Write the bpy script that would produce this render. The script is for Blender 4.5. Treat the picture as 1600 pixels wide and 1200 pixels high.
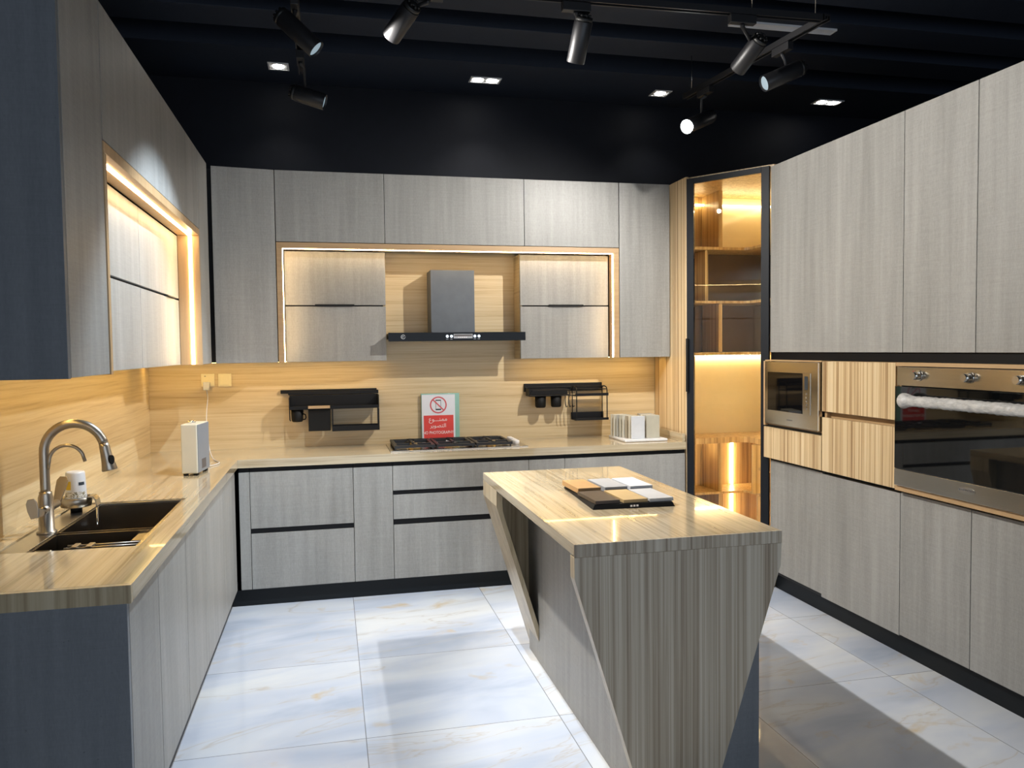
import bpy, bmesh, math, random
from mathutils import Vector, Matrix
random.seed(7)
for o in list(bpy.data.objects): bpy.data.objects.remove(o, do_unlink=True)
sc = bpy.context.scene
COL = sc.collection
PI = math.pi

# ------------------------------------------------------------------ camera
CF, YAW, PITCH, ROLL, CH = 1235.5, 0.225207, -0.044175, -0.011784, 1.5426
cd = bpy.data.cameras.new('camera'); cam = bpy.data.objects.new('camera', cd); COL.objects.link(cam)
cd.sensor_fit = 'HORIZONTAL'; cd.sensor_width = 36.0; cd.lens = 36.0*CF/1600.0; cd.clip_start = 0.05
_f = Vector((math.sin(YAW)*math.cos(PITCH), math.cos(YAW)*math.cos(PITCH), math.sin(PITCH)))
_r = Vector((math.cos(YAW), -math.sin(YAW), 0)); _u = _r.cross(_f)
_r2 = math.cos(ROLL)*_r + math.sin(ROLL)*_u; _u2 = -math.sin(ROLL)*_r + math.cos(ROLL)*_u
M = Matrix(((_r2.x, _u2.x, -_f.x, 0), (_r2.y, _u2.y, -_f.y, 0), (_r2.z, _u2.z, -_f.z, CH), (0, 0, 0, 1)))
cam.matrix_world = M
sc.camera = cam

# ------------------------------------------------------------------ world, daylight, exposure
w = bpy.data.worlds.new('world'); sc.world = w; w.use_nodes = True
w.node_tree.nodes['Background'].inputs[0].default_value = (0.62, 0.78, 1.0, 1)
w.node_tree.nodes['Background'].inputs[1].default_value = 0.25
sc.view_settings.view_transform = 'Standard'; sc.view_settings.look = 'None'
sc.view_settings.gamma = 1.0; sc.view_settings.use_curve_mapping = False
sc.view_settings.exposure = 0.14
def area(name, loc, rot, sx, sy, en, col):
    l = bpy.data.lights.new(name, 'AREA'); l.shape = 'RECTANGLE'; l.size = sx; l.size_y = sy; l.energy = en; l.color = col
    o = bpy.data.objects.new(name, l); COL.objects.link(o); o.location = loc; o.rotation_euler = rot; return o
# daylight entering through the shopfront opening behind the camera
area('shopfront_daylight', (1.6, -4.3, 1.5), (PI/2, 0, 0), 6.4, 2.6, 120, (0.78, 0.88, 1.0))

# ------------------------------------------------------------------ materials
MATS = {}
class N:
    def __init__(s, name):
        s.m = bpy.data.materials.new(name); s.m.use_nodes = True; s.t = s.m.node_tree
        s.b = s.t.nodes['Principled BSDF']; MATS[name] = s.m
    def n(s, typ, **kw):
        x = s.t.nodes.new(typ)
        for k, v in kw.items():
            if k.startswith('i_'): x.inputs[k[2:].replace('_', ' ')].default_value = v
            else: setattr(x, k, v)
        return x
    def l(s, a, b): s.t.links.new(a, b)
    def pos(s, rnd=True):
        g = s.n('ShaderNodeNewGeometry')
        if not rnd: return g.outputs['Position']
        oi = s.n('ShaderNodeObjectInfo'); mu = s.n('ShaderNodeMath', operation='MULTIPLY'); mu.inputs[1].default_value = 9.0
        s.l(oi.outputs['Random'], mu.inputs[0])
        a = s.n('ShaderNodeVectorMath', operation='ADD'); s.l(g.outputs['Position'], a.inputs[0]); s.l(mu.outputs[0], a.inputs[1])
        return a.outputs[0]
    def scale(s, v, sx, sy, sz):
        m = s.n('ShaderNodeVectorMath', operation='MULTIPLY'); s.l(v, m.inputs[0]); m.inputs[1].default_value = (sx, sy, sz); return m.outputs[0]
    def noise(s, v, scale, detail=4, rough=0.55, dist=0.0):
        x = s.n('ShaderNodeTexNoise'); s.l(v, x.inputs['Vector']); x.inputs['Scale'].default_value = scale
        x.inputs['Detail'].default_value = detail; x.inputs['Roughness'].default_value = rough; x.inputs['Distortion'].default_value = dist
        return x.outputs['Fac']
    def ramp(s, f, stops):
        r = s.n('ShaderNodeValToRGB'); s.l(f, r.inputs[0]); e = r.color_ramp.elements
        while len(e) < len(stops): e.new(0.5)
        for i, (p, c) in enumerate(stops): e[i].position = p; e[i].color = (*c, 1) if len(c) == 3 else c
        return r.outputs[0]
    def mix(s, f, a, b, mode='MIX'):
        x = s.n('ShaderNodeMix', data_type='RGBA', blend_type=mode)
        if isinstance(f, float): x.inputs[0].default_value = f
        else: s.l(f, x.inputs[0])
        for k, v in ((6, a), (7, b)):
            if isinstance(v, tuple): x.inputs[k].default_value = (*v, 1)
            else: s.l(v, x.inputs[k])
        return x.outputs[2]
    def math(s, op, a, b=None):
        x = s.n('ShaderNodeMath', operation=op)
        for i, v in enumerate((a, b)):
            if v is None: continue
            if isinstance(v, (int, float)): x.inputs[i].default_value = v
            else: s.l(v, x.inputs[i])
        return x.outputs[0]
    def bump(s, h, st, d=0.002):
        b = s.n('ShaderNodeBump'); b.inputs['Strength'].default_value = st; b.inputs['Distance'].default_value = d
        s.l(h, b.inputs['Height']); s.l(b.outputs[0], s.b.inputs['Normal'])
    def fin(s, col=None, rough=0.5, metal=0.0, spec=0.5):
        if col is not None:
            if isinstance(col, tuple): s.b.inputs['Base Color'].default_value = (*col, 1)
            else: s.l(col, s.b.inputs['Base Color'])
        s.b.inputs['Roughness'].default_value = rough; s.b.inputs['Metallic'].default_value = metal
        s.b.inputs['Specular IOR Level'].default_value = spec
        return s.m

def plain(name, col, rough=0.5, metal=0.0, spec=0.5, var=0.06):
    a = N(name); p = a.pos(); f = a.noise(p, 14, 3)
    c = a.ramp(f, [(0.3, tuple(x*(1-var) for x in col)), (0.7, tuple(min(1, x*(1+var)) for x in col))])
    return a.fin(c, rough, metal, spec)
def laminate(name, lo, hi, rough=0.42):
    a = N(name); p = a.pos()
    st = a.noise(a.scale(p, 26, 26, 1.3), 1.0, 6, 0.6)
    wide = a.noise(a.scale(p, 5.0, 5.0, 0.6), 1.0, 3, 0.5)
    we = a.noise(a.scale(p, 210, 210, 60), 1.0, 3, 0.6)
    hz = a.noise(a.scale(p, 10, 10, 190), 1.0, 3, 0.6)
    s1 = a.math('ADD', a.math('MULTIPLY', st, 0.34), a.math('MULTIPLY', wide, 0.30))
    s1 = a.math('ADD', s1, a.math('MULTIPLY', we, 0.22)); s1 = a.math('ADD', s1, a.math('MULTIPLY', hz, 0.14))
    c = a.ramp(s1, [(0.36, lo), (0.50, tuple((x+y)/2 for x, y in zip(lo, hi))), (0.64, hi)])
    sp = a.noise(a.scale(p, 150, 150, 80), 1.0, 2, 0.5)
    spk = a.ramp(sp, [(0.23, (0.35, 0.35, 0.35)), (0.27, (1, 1, 1))])
    c = a.mix(spk, tuple(x*0.6 for x in lo), c)
    a.bump(we, 0.10, 0.001)
    return a.fin(c, rough, 0, 0.35)
def wood(name, axis, cols, rough, hf=40, lf=1.1, spec=0.5, wide=5.0, lo=0.34, hi=0.66, coat=0.0, warp=0.35):
    a = N(name); p = a.pos()
    def sv(h, l): return {'x': (l, h, h), 'y': (h, l, h), 'h': (l, l, h), 'v': (h, h, l)}[axis]
    wn = a.n('ShaderNodeTexNoise'); a.l(a.scale(p, *sv(3, 1.5)), wn.inputs['Vector']); wn.inputs['Scale'].default_value = 1.0
    wv = a.n('ShaderNodeVectorMath', operation='SCALE'); a.l(wn.outputs['Color'], wv.inputs[0]); wv.inputs['Scale'].default_value = warp*0.05
    ad = a.n('ShaderNodeVectorMath', operation='ADD'); a.l(p, ad.inputs[0]); a.l(wv.outputs[0], ad.inputs[1]); q = ad.outputs[0]
    f1 = a.noise(a.scale(q, *sv(hf, lf)), 1.0, 7, 0.7)
    f2 = a.noise(a.scale(q, *sv(wide, lf*0.5)), 1.0, 3, 0.5)
    f = a.math('ADD', a.math('MULTIPLY', f1, 0.65), a.math('MULTIPLY', f2, 0.35))
    k = len(cols)
    c = a.ramp(f, [(lo+(hi-lo)*i/(k-1), cc) for i, cc in enumerate(cols)])
    a.bump(f1, 0.08, 0.001)
    if coat: a.b.inputs['Coat Weight'].default_value = coat; a.b.inputs['Coat Roughness'].default_value = 0.03
    return a.fin(c, rough, 0, spec)
def emit(name, col, st):
    a = N(name); a.b.inputs['Base Color'].default_value = (0.9, 0.9, 0.9, 1)
    a.b.inputs['Emission Color'].default_value = (*col, 1); a.b.inputs['Emission Strength'].default_value = st
    return a.fin(None, 0.5)
def steel(name, col, rough, axis=(2, 2, 220)):
    a = N(name); p = a.pos(); f = a.noise(a.scale(p, *axis), 1.0, 3, 0.6)
    c = a.ramp(f, [(0.3, tuple(x*0.9 for x in col)), (0.7, col)])
    a.bump(f, 0.04, 0.0005)
    return a.fin(c, rough, 1.0)

laminate('laminate_grey', (0.225, 0.221, 0.207), (0.375, 0.368, 0.350))
laminate('laminate_slate', (0.130, 0.142, 0.158), (0.195, 0.208, 0.226))
wood('oak_wall', 'h', [(0.41, 0.28, 0.135), (0.58, 0.445, 0.25), (0.645, 0.52, 0.32)], 0.38, hf=85, lf=1.6, wide=34, lo=0.33, hi=0.62)
OAKC = [(0.29, 0.22, 0.13), (0.455, 0.37, 0.24), (0.54, 0.455, 0.315)]
wood('oak_top_x', 'x', OAKC, 0.12, hf=75, lf=1.2, wide=30, coat=0.5, lo=0.36, hi=0.62)
wood('oak_top_y', 'y', OAKC, 0.12, hf=75, lf=1.2, wide=30, coat=0.5, lo=0.36, hi=0.62)
wood('oak_edge_v', 'v', OAKC, 0.3, hf=52, lf=0.7, wide=14, lo=0.38, hi=0.62)
wood('oak_frame', 'v', [(0.40, 0.25, 0.12), (0.54, 0.36, 0.19)], 0.4)
wood('oak_frame_h', 'h', [(0.40, 0.25, 0.12), (0.54, 0.36, 0.19)], 0.4)
wood('zebrano', 'v', [(0.24, 0.14, 0.065), (0.46, 0.31, 0.16), (0.66, 0.50, 0.29), (0.72, 0.57, 0.36)], 0.35, hf=75, lf=0.25, wide=30, lo=0.37, hi=0.60, warp=0.1)
wood('zebrano_shaded', 'v', [(0.18, 0.13, 0.085), (0.35, 0.285, 0.205), (0.48, 0.415, 0.32), (0.58, 0.52, 0.42)], 0.35, hf=75, lf=0.25, wide=32, lo=0.37, hi=0.60, warp=0.1)  # greyer, darker zebrano copy; the island front's shade is put into the colour
wood('amber_wood', 'v', [(0.28, 0.17, 0.065), (0.52, 0.35, 0.15), (0.66, 0.48, 0.24)], 0.35, hf=70, lf=0.3, wide=30, lo=0.38, hi=0.60)
plain('cream_gloss', (0.74, 0.65, 0.44), 0.12, var=0.02)
plain('brown_glass', (0.13, 0.085, 0.05), 0.12, var=0.03)
plain('black_wall', (0.0042, 0.0055, 0.0100), 0.6, var=0.1, spec=0.2)
plain('black_ceiling', (0.010, 0.015, 0.027), 0.65, var=0.05, spec=0.3)
plain('black_void', (0.003, 0.003, 0.004), 0.9, var=0.05, spec=0.1)
plain('black_channel', (0.004, 0.004, 0.005), 0.5, spec=0.2)
plain('plinth_black', (0.008, 0.010, 0.012), 0.4, spec=0.2)
plain('black_metal', (0.007, 0.007, 0.008), 0.5, 0.0, 0.25)
plain('black_matte', (0.006, 0.006, 0.006), 0.6, spec=0.25)
plain('door_frame_black', (0.008, 0.010, 0.014), 0.5, spec=0.2)
plain('lamp_black', (0.014, 0.014, 0.016), 0.42, 0.2)
plain('fin_black', (0.006, 0.006, 0.006), 0.5)
plain('chimney_grey', (0.13, 0.145, 0.165), 0.5, 0.0, 0.3)
plain('carcass_dark', (0.02, 0.02, 0.022), 0.7)  # near-black bodies: the shade in the door seams is put into the colour
plain('white_plastic', (0.58, 0.585, 0.60), 0.35, var=0.02)
plain('cream_plastic', (0.56, 0.54, 0.46), 0.35, var=0.02)
plain('grey_plastic', (0.20, 0.22, 0.25), 0.35, var=0.02)
plain('plate_cream', (0.74, 0.66, 0.44), 0.4, var=0.02)
plain('white_paper', (0.74, 0.76, 0.82), 0.6, var=0.02)
plain('red_print', (0.72, 0.06, 0.05), 0.6, var=0.03)
plain('ring_red', (0.62, 0.10, 0.12), 0.6, var=0.03)
plain('print_white', (0.85, 0.80, 0.80), 0.6, var=0.01)
plain('print_black', (0.02, 0.03, 0.04), 0.6)
plain('acrylic_green', (0.25, 0.46, 0.38), 0.2, var=0.04)
plain('knob_white', (0.7, 0.7, 0.72), 0.3)
plain('iron_black', (0.012, 0.013, 0.016), 0.45)
plain('brass', (0.65, 0.48, 0.22), 0.3, 1.0)
plain('yellow_print', (0.55, 0.38, 0.02), 0.6)
plain('mark_grey', (0.45, 0.45, 0.46), 0.4, 0.2)
plain('mark_dark', (0.10, 0.09, 0.09), 0.5)
steel('steel', (0.60, 0.58, 0.54), 0.24)
steel('steel_warm', (0.58, 0.54, 0.47), 0.20)
steel('steel_brushed', (0.40, 0.36, 0.31), 0.36, (2, 2, 2))
steel('sink_dark', (0.30, 0.26, 0.21), 0.24, (60, 2, 60))
steel('chrome', (0.8, 0.8, 0.8), 0.08)
plain('oven_glass', (0.003, 0.0035, 0.004), 0.03, spec=0.75)
plain('microwave_glass', (0.003, 0.003, 0.0035), 0.04, spec=0.3)
plain('hood_glass', (0.002, 0.002, 0.0025), 0.2, spec=0.15)
for i, c in enumerate([(0.50, 0.29, 0.12), (0.42, 0.44, 0.47), (0.72, 0.74, 0.78), (0.055, 0.035, 0.024), (0.60, 0.42, 0.20), (0.60, 0.61, 0.63)]):
    plain('swatch_%d' % i, tuple(x*0.78 for x in c), 0.42, spec=0.35)
for i, c in enumerate([(0.70, 0.72, 0.75), (0.55, 0.52, 0.42), (0.64, 0.58, 0.45), (0.40, 0.34, 0.24), (0.72, 0.69, 0.58), (0.48, 0.47, 0.42)]):
    plain('board_%d' % i, tuple(x*0.74 for x in c), 0.4)
emit('led_warm', (1.0, 0.70, 0.34), 26.0)
emit('led_soft', (1.0, 0.64, 0.19), 30.0)
emit('led_pantry', (1.0, 0.76, 0.42), 60.0)
emit('led_pantry_top', (1.0, 0.76, 0.42), 18.0)
emit('downlight_white', (1.0, 0.97, 0.90), 25.0)
emit('lens_off', (0.50, 0.68, 0.80), 0.42)
MATS['lens_off'].node_tree.nodes['Principled BSDF'].inputs['Base Color'].default_value = (0.1, 0.12, 0.13, 1)
emit('lens_bright', (0.95, 1.0, 0.98), 60.0)
plain('diffuser_grey', (0.55, 0.57, 0.62), 0.5)
a = N('clear_glass'); a.b.inputs['Transmission Weight'].default_value = 1.0; a.b.inputs['IOR'].default_value = 1.45; a.fin((0.93, 0.95, 0.92), 0.0)
# clear glass that lets lamp light through: a plain mix of transparency and mirror by angle
t = a.t; tr = t.nodes.new('ShaderNodeBsdfTransparent'); tr.inputs[0].default_value = (0.97, 0.975, 0.95, 1)
gl = t.nodes.new('ShaderNodeBsdfGlossy'); gl.inputs['Roughness'].default_value = 0.0
fr = t.nodes.new('ShaderNodeFresnel'); fr.inputs[0].default_value = 1.45
mx = t.nodes.new('ShaderNodeMixShader'); t.links.new(fr.outputs[0], mx.inputs[0]); t.links.new(tr.outputs[0], mx.inputs[1]); t.links.new(gl.outputs[0], mx.inputs[2])
t.links.new(mx.outputs[0], t.nodes['Material Output'].inputs[0])
# crinkled plastic wrap
a = N('plastic_wrap'); p = a.pos(); f = a.noise(a.scale(p, 60, 22, 60), 1.0, 5, 0.65)
a.bump(f, 0.7, 0.006); c = a.ramp(f, [(0.3, (0.34, 0.335, 0.33)), (0.6, (0.56, 0.55, 0.53))]); a.fin(c, 0.22)
# marble tiles
a = N('marble_floor'); P0 = a.pos(False)
sp = a.n('ShaderNodeSeparateXYZ'); a.l(P0, sp.inputs[0]); X, Y = sp.outputs[0], sp.outputs[1]
ux = a.math('DIVIDE', a.math('SUBTRACT', X, 0.107), 0.80); uy = a.math('DIVIDE', a.math('SUBTRACT', Y, 3.14), 0.82)
tx = a.math('FLOOR', ux); ty = a.math('MINIMUM', a.math('FLOOR', uy), 1.0)
dx = a.math('MULTIPLY', a.math('ABSOLUTE', a.math('SUBTRACT', ux, a.math('ROUND', ux))), 0.80)
dy = a.math('MULTIPLY', a.math('ABSOLUTE', a.math('SUBTRACT', uy, a.math('MINIMUM', a.math('ROUND', uy), 1.0))), 0.82)
dl = a.math('MINIMUM', dx, dy)
line = a.math('LESS_THAN', dl, 0.0017)
cb = a.n('ShaderNodeCombineXYZ'); a.l(tx, cb.inputs[0]); a.l(ty, cb.inputs[1])
wnz = a.n('ShaderNodeTexWhiteNoise'); a.l(cb.outputs[0], wnz.inputs['Vector'])
off = a.n('ShaderNodeVectorMath', operation='SCALE'); a.l(wnz.outputs['Color'], off.inputs[0]); off.inputs['Scale'].default_value = 13.0
q = a.n('ShaderNodeVectorMath', operation='ADD'); a.l(P0, q.inputs[0]); a.l(off.outputs[0], q.inputs[1]); q = q.outputs[0]
qr = a.n('ShaderNodeVectorRotate'); qr.rotation_type = 'Z_AXIS'; a.l(q, qr.inputs['Vector']); qr.inputs['Angle'].default_value = -0.22; q = qr.outputs[0]
cl = a.noise(a.scale(q, 0.9, 2.8, 1), 1.0, 4, 0.5, 0.6)
c = a.ramp(cl, [(0.30, (0.43, 0.49, 0.61)), (0.46, (0.57, 0.62, 0.72)), (0.66, (0.72, 0.745, 0.77))])
ve = a.noise(a.scale(q, 0.45, 1.7, 1), 1.0, 6, 0.55, 0.9)
vd = a.math('ABSOLUTE', a.math('SUBTRACT', ve, 0.5))
vm = a.ramp(vd, [(0.0, (0.55, 0.55, 0.55)), (0.006, (0.0, 0.0, 0.0))])
c = a.mix(vm, c, (0.46, 0.38, 0.30))
wd = a.ramp(vd, [(0.0, (0.30, 0.30, 0.30)), (0.06, (0, 0, 0))])
c = a.mix(wd, c, (0.62, 0.62, 0.62))
gp = a.noise(a.scale(q, 3.2, 4.5, 1), 1.0, 4, 0.55, 0.4)
gm = a.ramp(gp, [(0.62, (0, 0, 0)), (0.74, (0.75, 0.75, 0.75))])
c = a.mix(gm, c, (0.60, 0.46, 0.26))
c = a.mix(line, c, (0.22, 0.23, 0.25))
a.fin(c, 0.07, 0, 0.5)

# ------------------------------------------------------------------ mesh helpers (world coordinates)
def bx(bm, x0, x1, y0, y1, z0, z1):
    v = [bm.verts.new((x, y, z)) for z in (z0, z1) for y in (y0, y1) for x in (x0, x1)]
    for f in ((0, 2, 3, 1), (4, 5, 7, 6), (0, 1, 5, 4), (2, 6, 7, 3), (0, 4, 6, 2), (1, 3, 7, 5)): bm.faces.new([v[i] for i in f])
    return v
def cyl(bm, p0, p1, r0, r1=None, n=24, cap=True):
    p0 = Vector(p0); p1 = Vector(p1); r1 = r0 if r1 is None else r1
    d = (p1-p0).normalized(); s = d.orthogonal().normalized(); t = d.cross(s)
    A = [bm.verts.new(p0 + r0*(math.cos(2*PI*i/n)*s + math.sin(2*PI*i/n)*t)) for i in range(n)]
    B = [bm.verts.new(p1 + r1*(math.cos(2*PI*i/n)*s + math.sin(2*PI*i/n)*t)) for i in range(n)]
    for i in range(n):
        f = bm.faces.new((A[i], A[(i+1) % n], B[(i+1) % n], B[i])); f.smooth = True
    if cap: bm.faces.new(A[::-1]); bm.faces.new(B)
def tube(bm, pts, rad, n=14, cap=True):
    pts = [Vector(p) for p in pts]; rs = rad if isinstance(rad, (list, tuple)) else [rad]*len(pts)
    rings = []; s = None
    for i, p in enumerate(pts):
        d = (pts[min(i+1, len(pts)-1)] - pts[max(i-1, 0)]).normalized()
        s = d.orthogonal().normalized() if s is None else (s - d*s.dot(d)).normalized()
        t = d.cross(s)
        rings.append([bm.verts.new(p + rs[i]*(math.cos(2*PI*k/n)*s + math.sin(2*PI*k/n)*t)) for k in range(n)])
    for a_, b_ in zip(rings, rings[1:]):
        for k in range(n):
            f = bm.faces.new((a_[k], a_[(k+1) % n], b_[(k+1) % n], b_[k])); f.smooth = True
    if cap: bm.faces.new(rings[0][::-1]); bm.faces.new(rings[-1])
def lathe(bm, c, prof, n=28):
    c = Vector(c); rings = []
    for r, z in prof: rings.append([bm.verts.new(c + Vector((r*math.cos(2*PI*k/n), r*math.sin(2*PI*k/n), z))) for k in range(n)])
    for a_, b_ in zip(rings, rings[1:]):
        for k in range(n):
            f = bm.faces.new((a_[k], a_[(k+1) % n], b_[(k+1) % n], b_[k])); f.smooth = True
    bm.faces.new(rings[0][::-1]); bm.faces.new(rings[-1])
def prism(bm, poly, axis, a0, a1):
    """poly: 2D points; axis 'y' -> (x,z) ; 'z' -> (x,y) ; 'x' -> (y,z)"""
    mk = {'y': lambda p, a_: (p[0], a_, p[1]), 'z': lambda p, a_: (p[0], p[1], a_), 'x': lambda p, a_: (a_, p[0], p[1])}[axis]
    A = [bm.verts.new(mk(p, a0)) for p in poly]; B = [bm.verts.new(mk(p, a1)) for p in poly]; n = len(poly)
    for i in range(n): bm.faces.new((A[i], A[(i+1) % n], B[(i+1) % n], B[i]))
    bm.faces.new(A[::-1]); bm.faces.new(B)
def thing(name, label, cat, base=(0, 0, 0), group=None):
    o = bpy.data.objects.new(name, None); COL.objects.link(o); o.location = base; o.empty_display_size = 0.1
    o['label'] = label; o['category'] = cat
    if group: o['group'] = group
    return o
def wloc(o):
    l = Vector((0, 0, 0))
    while o is not None: l = l + o.location; o = o.parent
    return l
def obj(name, bm, mat, parent=None, bevel=0.0, seg=2, label=None):
    bmesh.ops.recalc_face_normals(bm, faces=bm.faces)
    me = bpy.data.meshes.new(name)
    c = Vector((0, 0, 0))
    if parent is not None: c = wloc(parent)
    else:
        vs = [v.co for v in bm.verts]
        c = Vector(((min(v.x for v in vs)+max(v.x for v in vs))/2, (min(v.y for v in vs)+max(v.y for v in vs))/2, min(v.z for v in vs)))
    for v in bm.verts: v.co -= c
    bm.to_mesh(me); bm.free()
    for mm in (mat if isinstance(mat, (list, tuple)) else [mat]): me.materials.append(MATS[mm])
    o = bpy.data.objects.new(name, me); COL.objects.link(o)
    if parent is not None: o.parent = parent
    else: o.location = c
    if bevel:
        b = o.modifiers.new('bevel', 'BEVEL'); b.width = bevel; b.segments = seg; b.limit_method = 'ANGLE'; b.angle_limit = 0.7
    if label: o['label'] = label
    return o
def box(name, x0, x1, y0, y1, z0, z1, mat, parent=None, bevel=0.0, label=None):
    bm = bmesh.new(); bx(bm, x0, x1, y0, y1, z0, z1); return obj(name, bm, mat, parent, bevel, label=label)
def boxes(name, L, mat, parent=None, bevel=0.0):
    bm = bmesh.new()
    for b in L: bx(bm, *b)
    return obj(name, bm, mat, parent, bevel)
def tag(o, label, cat, group=None):
    o['label'] = label; o['category'] = cat
    if group: o['group'] = group
    return o
def struct(o): o['kind'] = 'structure'; return o
def text_obj(name, body, size, mat, parent, loc, right, up, ext=0.0004, align='CENTER', sx=1.0):
    cu = bpy.data.curves.new(name, 'FONT'); cu.body = body; cu.size = size; cu.extrude = ext; cu.align_x = align; cu.align_y = 'CENTER'; cu.resolution_u = 3
    to = bpy.data.objects.new(name, cu); COL.objects.link(to)
    dg = bpy.context.evaluated_depsgraph_get(); me = bpy.data.meshes.new_from_object(to.evaluated_get(dg))
    bpy.data.objects.remove(to, do_unlink=True)
    r = Vector(right).normalized(); u = Vector(up).normalized(); nn = r.cross(u); c = Vector(loc) - wloc(parent)
    for v in me.vertices: v.co = c + r*v.co.x*sx + u*v.co.y + nn*v.co.z
    me.materials.clear(); me.materials.append(MATS[mat]); me.name = name
    o = bpy.data.objects.new(name, me); COL.objects.link(o); o.parent = parent; return o
def spot(name, loc, d, en, ang, blend, col, r=0.035, parent=None):
    l = bpy.data.lights.new(name, 'SPOT'); l.energy = en; l.spot_size = math.radians(ang); l.spot_blend = blend; l.color = col; l.shadow_soft_size = r
    o = bpy.data.objects.new(name, l); COL.objects.link(o); o.rotation_euler = Vector(d).to_track_quat('-Z', 'Y').to_euler()
    if parent: o.parent = parent; o.location = Vector(loc) - wloc(parent)
    else: o.location = loc
    return o

# ------------------------------------------------------------------ room shell
XL, YB, ZC = -1.17, 5.53, 3.322
struct(box('floor', XL-0.1, 5.2, -4.6, YB+0.1, -0.1, 0, 'marble_floor'))
struct(box('wall_left', XL-0.1, XL, -4.5, YB, 0, 3.75, 'black_wall'))
struct(box('wall_back', XL-0.1, 5.1, YB, YB+0.1, 0, 3.75, 'black_wall'))
struct(box('wall_right', 5.0, 5.1, -4.5, YB, 0, 3.75, 'black_wall'))
struct(boxes('wall_front', [(XL-0.1, 5.1, -4.6, -4.5, 2.9, 3.75), (XL-0.1, -0.95, -4.6, -4.5, 0, 2.9), (4.8, 5.1, -4.6, -4.5, 0, 2.9)], 'black_wall'))
struct(box('ceiling', XL-0.1, 5.1, -4.6, YB+0.1, 3.75, 3.85, 'black_void'))
struct(box('trim_1', XL, 5.0, 4.905, YB, ZC, 3.75, 'black_ceiling'))
for i in range(9):
    y0 = 4.375 - 0.44*i
    struct(box('trim_%d' % (i+2), XL, 5.0, y0, y0+0.25, ZC, ZC+0.16, 'black_ceiling', bevel=0.004))

# ------------------------------------------------------------------ cladding
t = box('backsplash', XL+0.002, 2.3505, 5.503, YB-0.001, 0.87, 2.25, 'oak_wall')
tag(t, 'pale oak back wall panel behind the gas hob and range hood', 'backsplash')
t = box('backsplash', XL+0.002, XL+0.022, 2.36, 5.50, 0.87, 1.50, 'oak_wall')
tag(t, 'pale oak wall panel behind the sink and tap', 'backsplash')

# ------------------------------------------------------------------ generic cabinet fronts
G = 0.0015
def front_y(name, x0, x1, z0, z1, y, par, mat='laminate_grey', th=0.018, label=None):
    return box(name, x0+G, x1-G, y, y+th, z0+G, z1-G, mat, par, 0.0012, label)
def front_x(name, y0, y1, z0, z1, x, par, s, mat='laminate_grey', th=0.018, label=None):
    # s=+1 : face looks to +x (left run) ; s=-1 : face looks to -x (right run)
    a_, b_ = (x-th, x) if s > 0 else (x, x+th); G = 0.0026 if s > 0 else 0.0018
    return box(name, a_, b_, y0+G, y1-G, z0+G, z1-G, mat, par, 0.0012, label)

# ---- left wall cabinets (face x = -0.705)
ZB, ZT, XU = 1.474, 2.684, -0.705
t = thing('wall_cabinet', 'tall grey wall cabinet at the near left with dark end panel, above the sink', 'cabinet', (-0.93, 2.6, ZB))
box('body', XL+0.003, XU-0.02, 2.424, 2.819, ZB+0.004, ZT-0.004, 'carcass_dark', t)
box('side_panel', XL+0.003, XU, 2.398, 2.42, ZB, ZT, 'laminate_slate', t, 0.001)
front_x('door', 2.422, 2.822, ZB, ZT, XU, t, 1)
t = thing('wall_cabinet', 'long grey top cabinet over the lit niche on the left wall', 'cabinet', (-0.93, 3.8, 2.24))
box('body', XL+0.003, XU-0.02, 2.825, 4.751, 2.242, ZT-0.004, 'carcass_dark', t)
front_x('door', 2.824, 4.754, 2.236, ZT, XU, t, 1)
t = thing('wall_cabinet', 'narrow grey wall cabinet filling the far end of the left wall', 'cabinet', (-0.93, 4.9, ZB))
box('body', XL+0.003, XU-0.02, 4.758, 5.12, ZB+0.004, ZT-0.004, 'carcass_dark', t)
front_x('door', 4.756, 5.105, ZB, ZT, XU, t, 1)
# niche surround
t = thing('niche_frame', 'oak niche surround with glowing light strip on the left wall', 'frame', (-0.76, 3.8, ZB))
boxes('frame', [(-0.815, XU+0.003, 2.826, 4.752, 2.197, 2.2335), (-0.815, XU+0.003, 4.722, 4.752, ZB, 2.196), (-0.815, XU+0.003, 2.826, 2.852, ZB, 2.196)], 'oak_frame', t, 0.001)
boxes('led_strip', [(-0.757, -0.740, 2.856, 4.714, 2.193, 2.1968)], 'led_warm', t)
boxes('led_strip', [(-0.757, -0.740, 4.7175, 4.7218, ZB+0.004, 2.192)], 'led_warm', t)
# inner doors
XI = -0.815
def inner_x(y0, y1, lab, side):
    t = thing('wall_cabinet', lab, 'cabinet', (-0.98, (y0+y1)/2, ZB))
    box('body', XL+0.003, XI-0.02, y0+0.004, y1-0.004, ZB+0.004, 2.19, 'carcass_dark', t)
    front_x('door', y0, y1, 1.842, 2.192, XI, t, 1)
    d = front_x('door', y0, y1, ZB, 1.836, XI, t, 1)
    if side: box('handle', XI-0.01, XI+0.012, 4.36, 4.56, 1.8362, 1.8412, 'black_metal', d)
inner_x(2.856, 3.80, 'grey two-door cabinet in the left wall niche, nearer one', 0)
inner_x(3.80, 4.7165, 'grey two-door cabinet in the left wall niche beside the upright light strip', 1)

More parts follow.
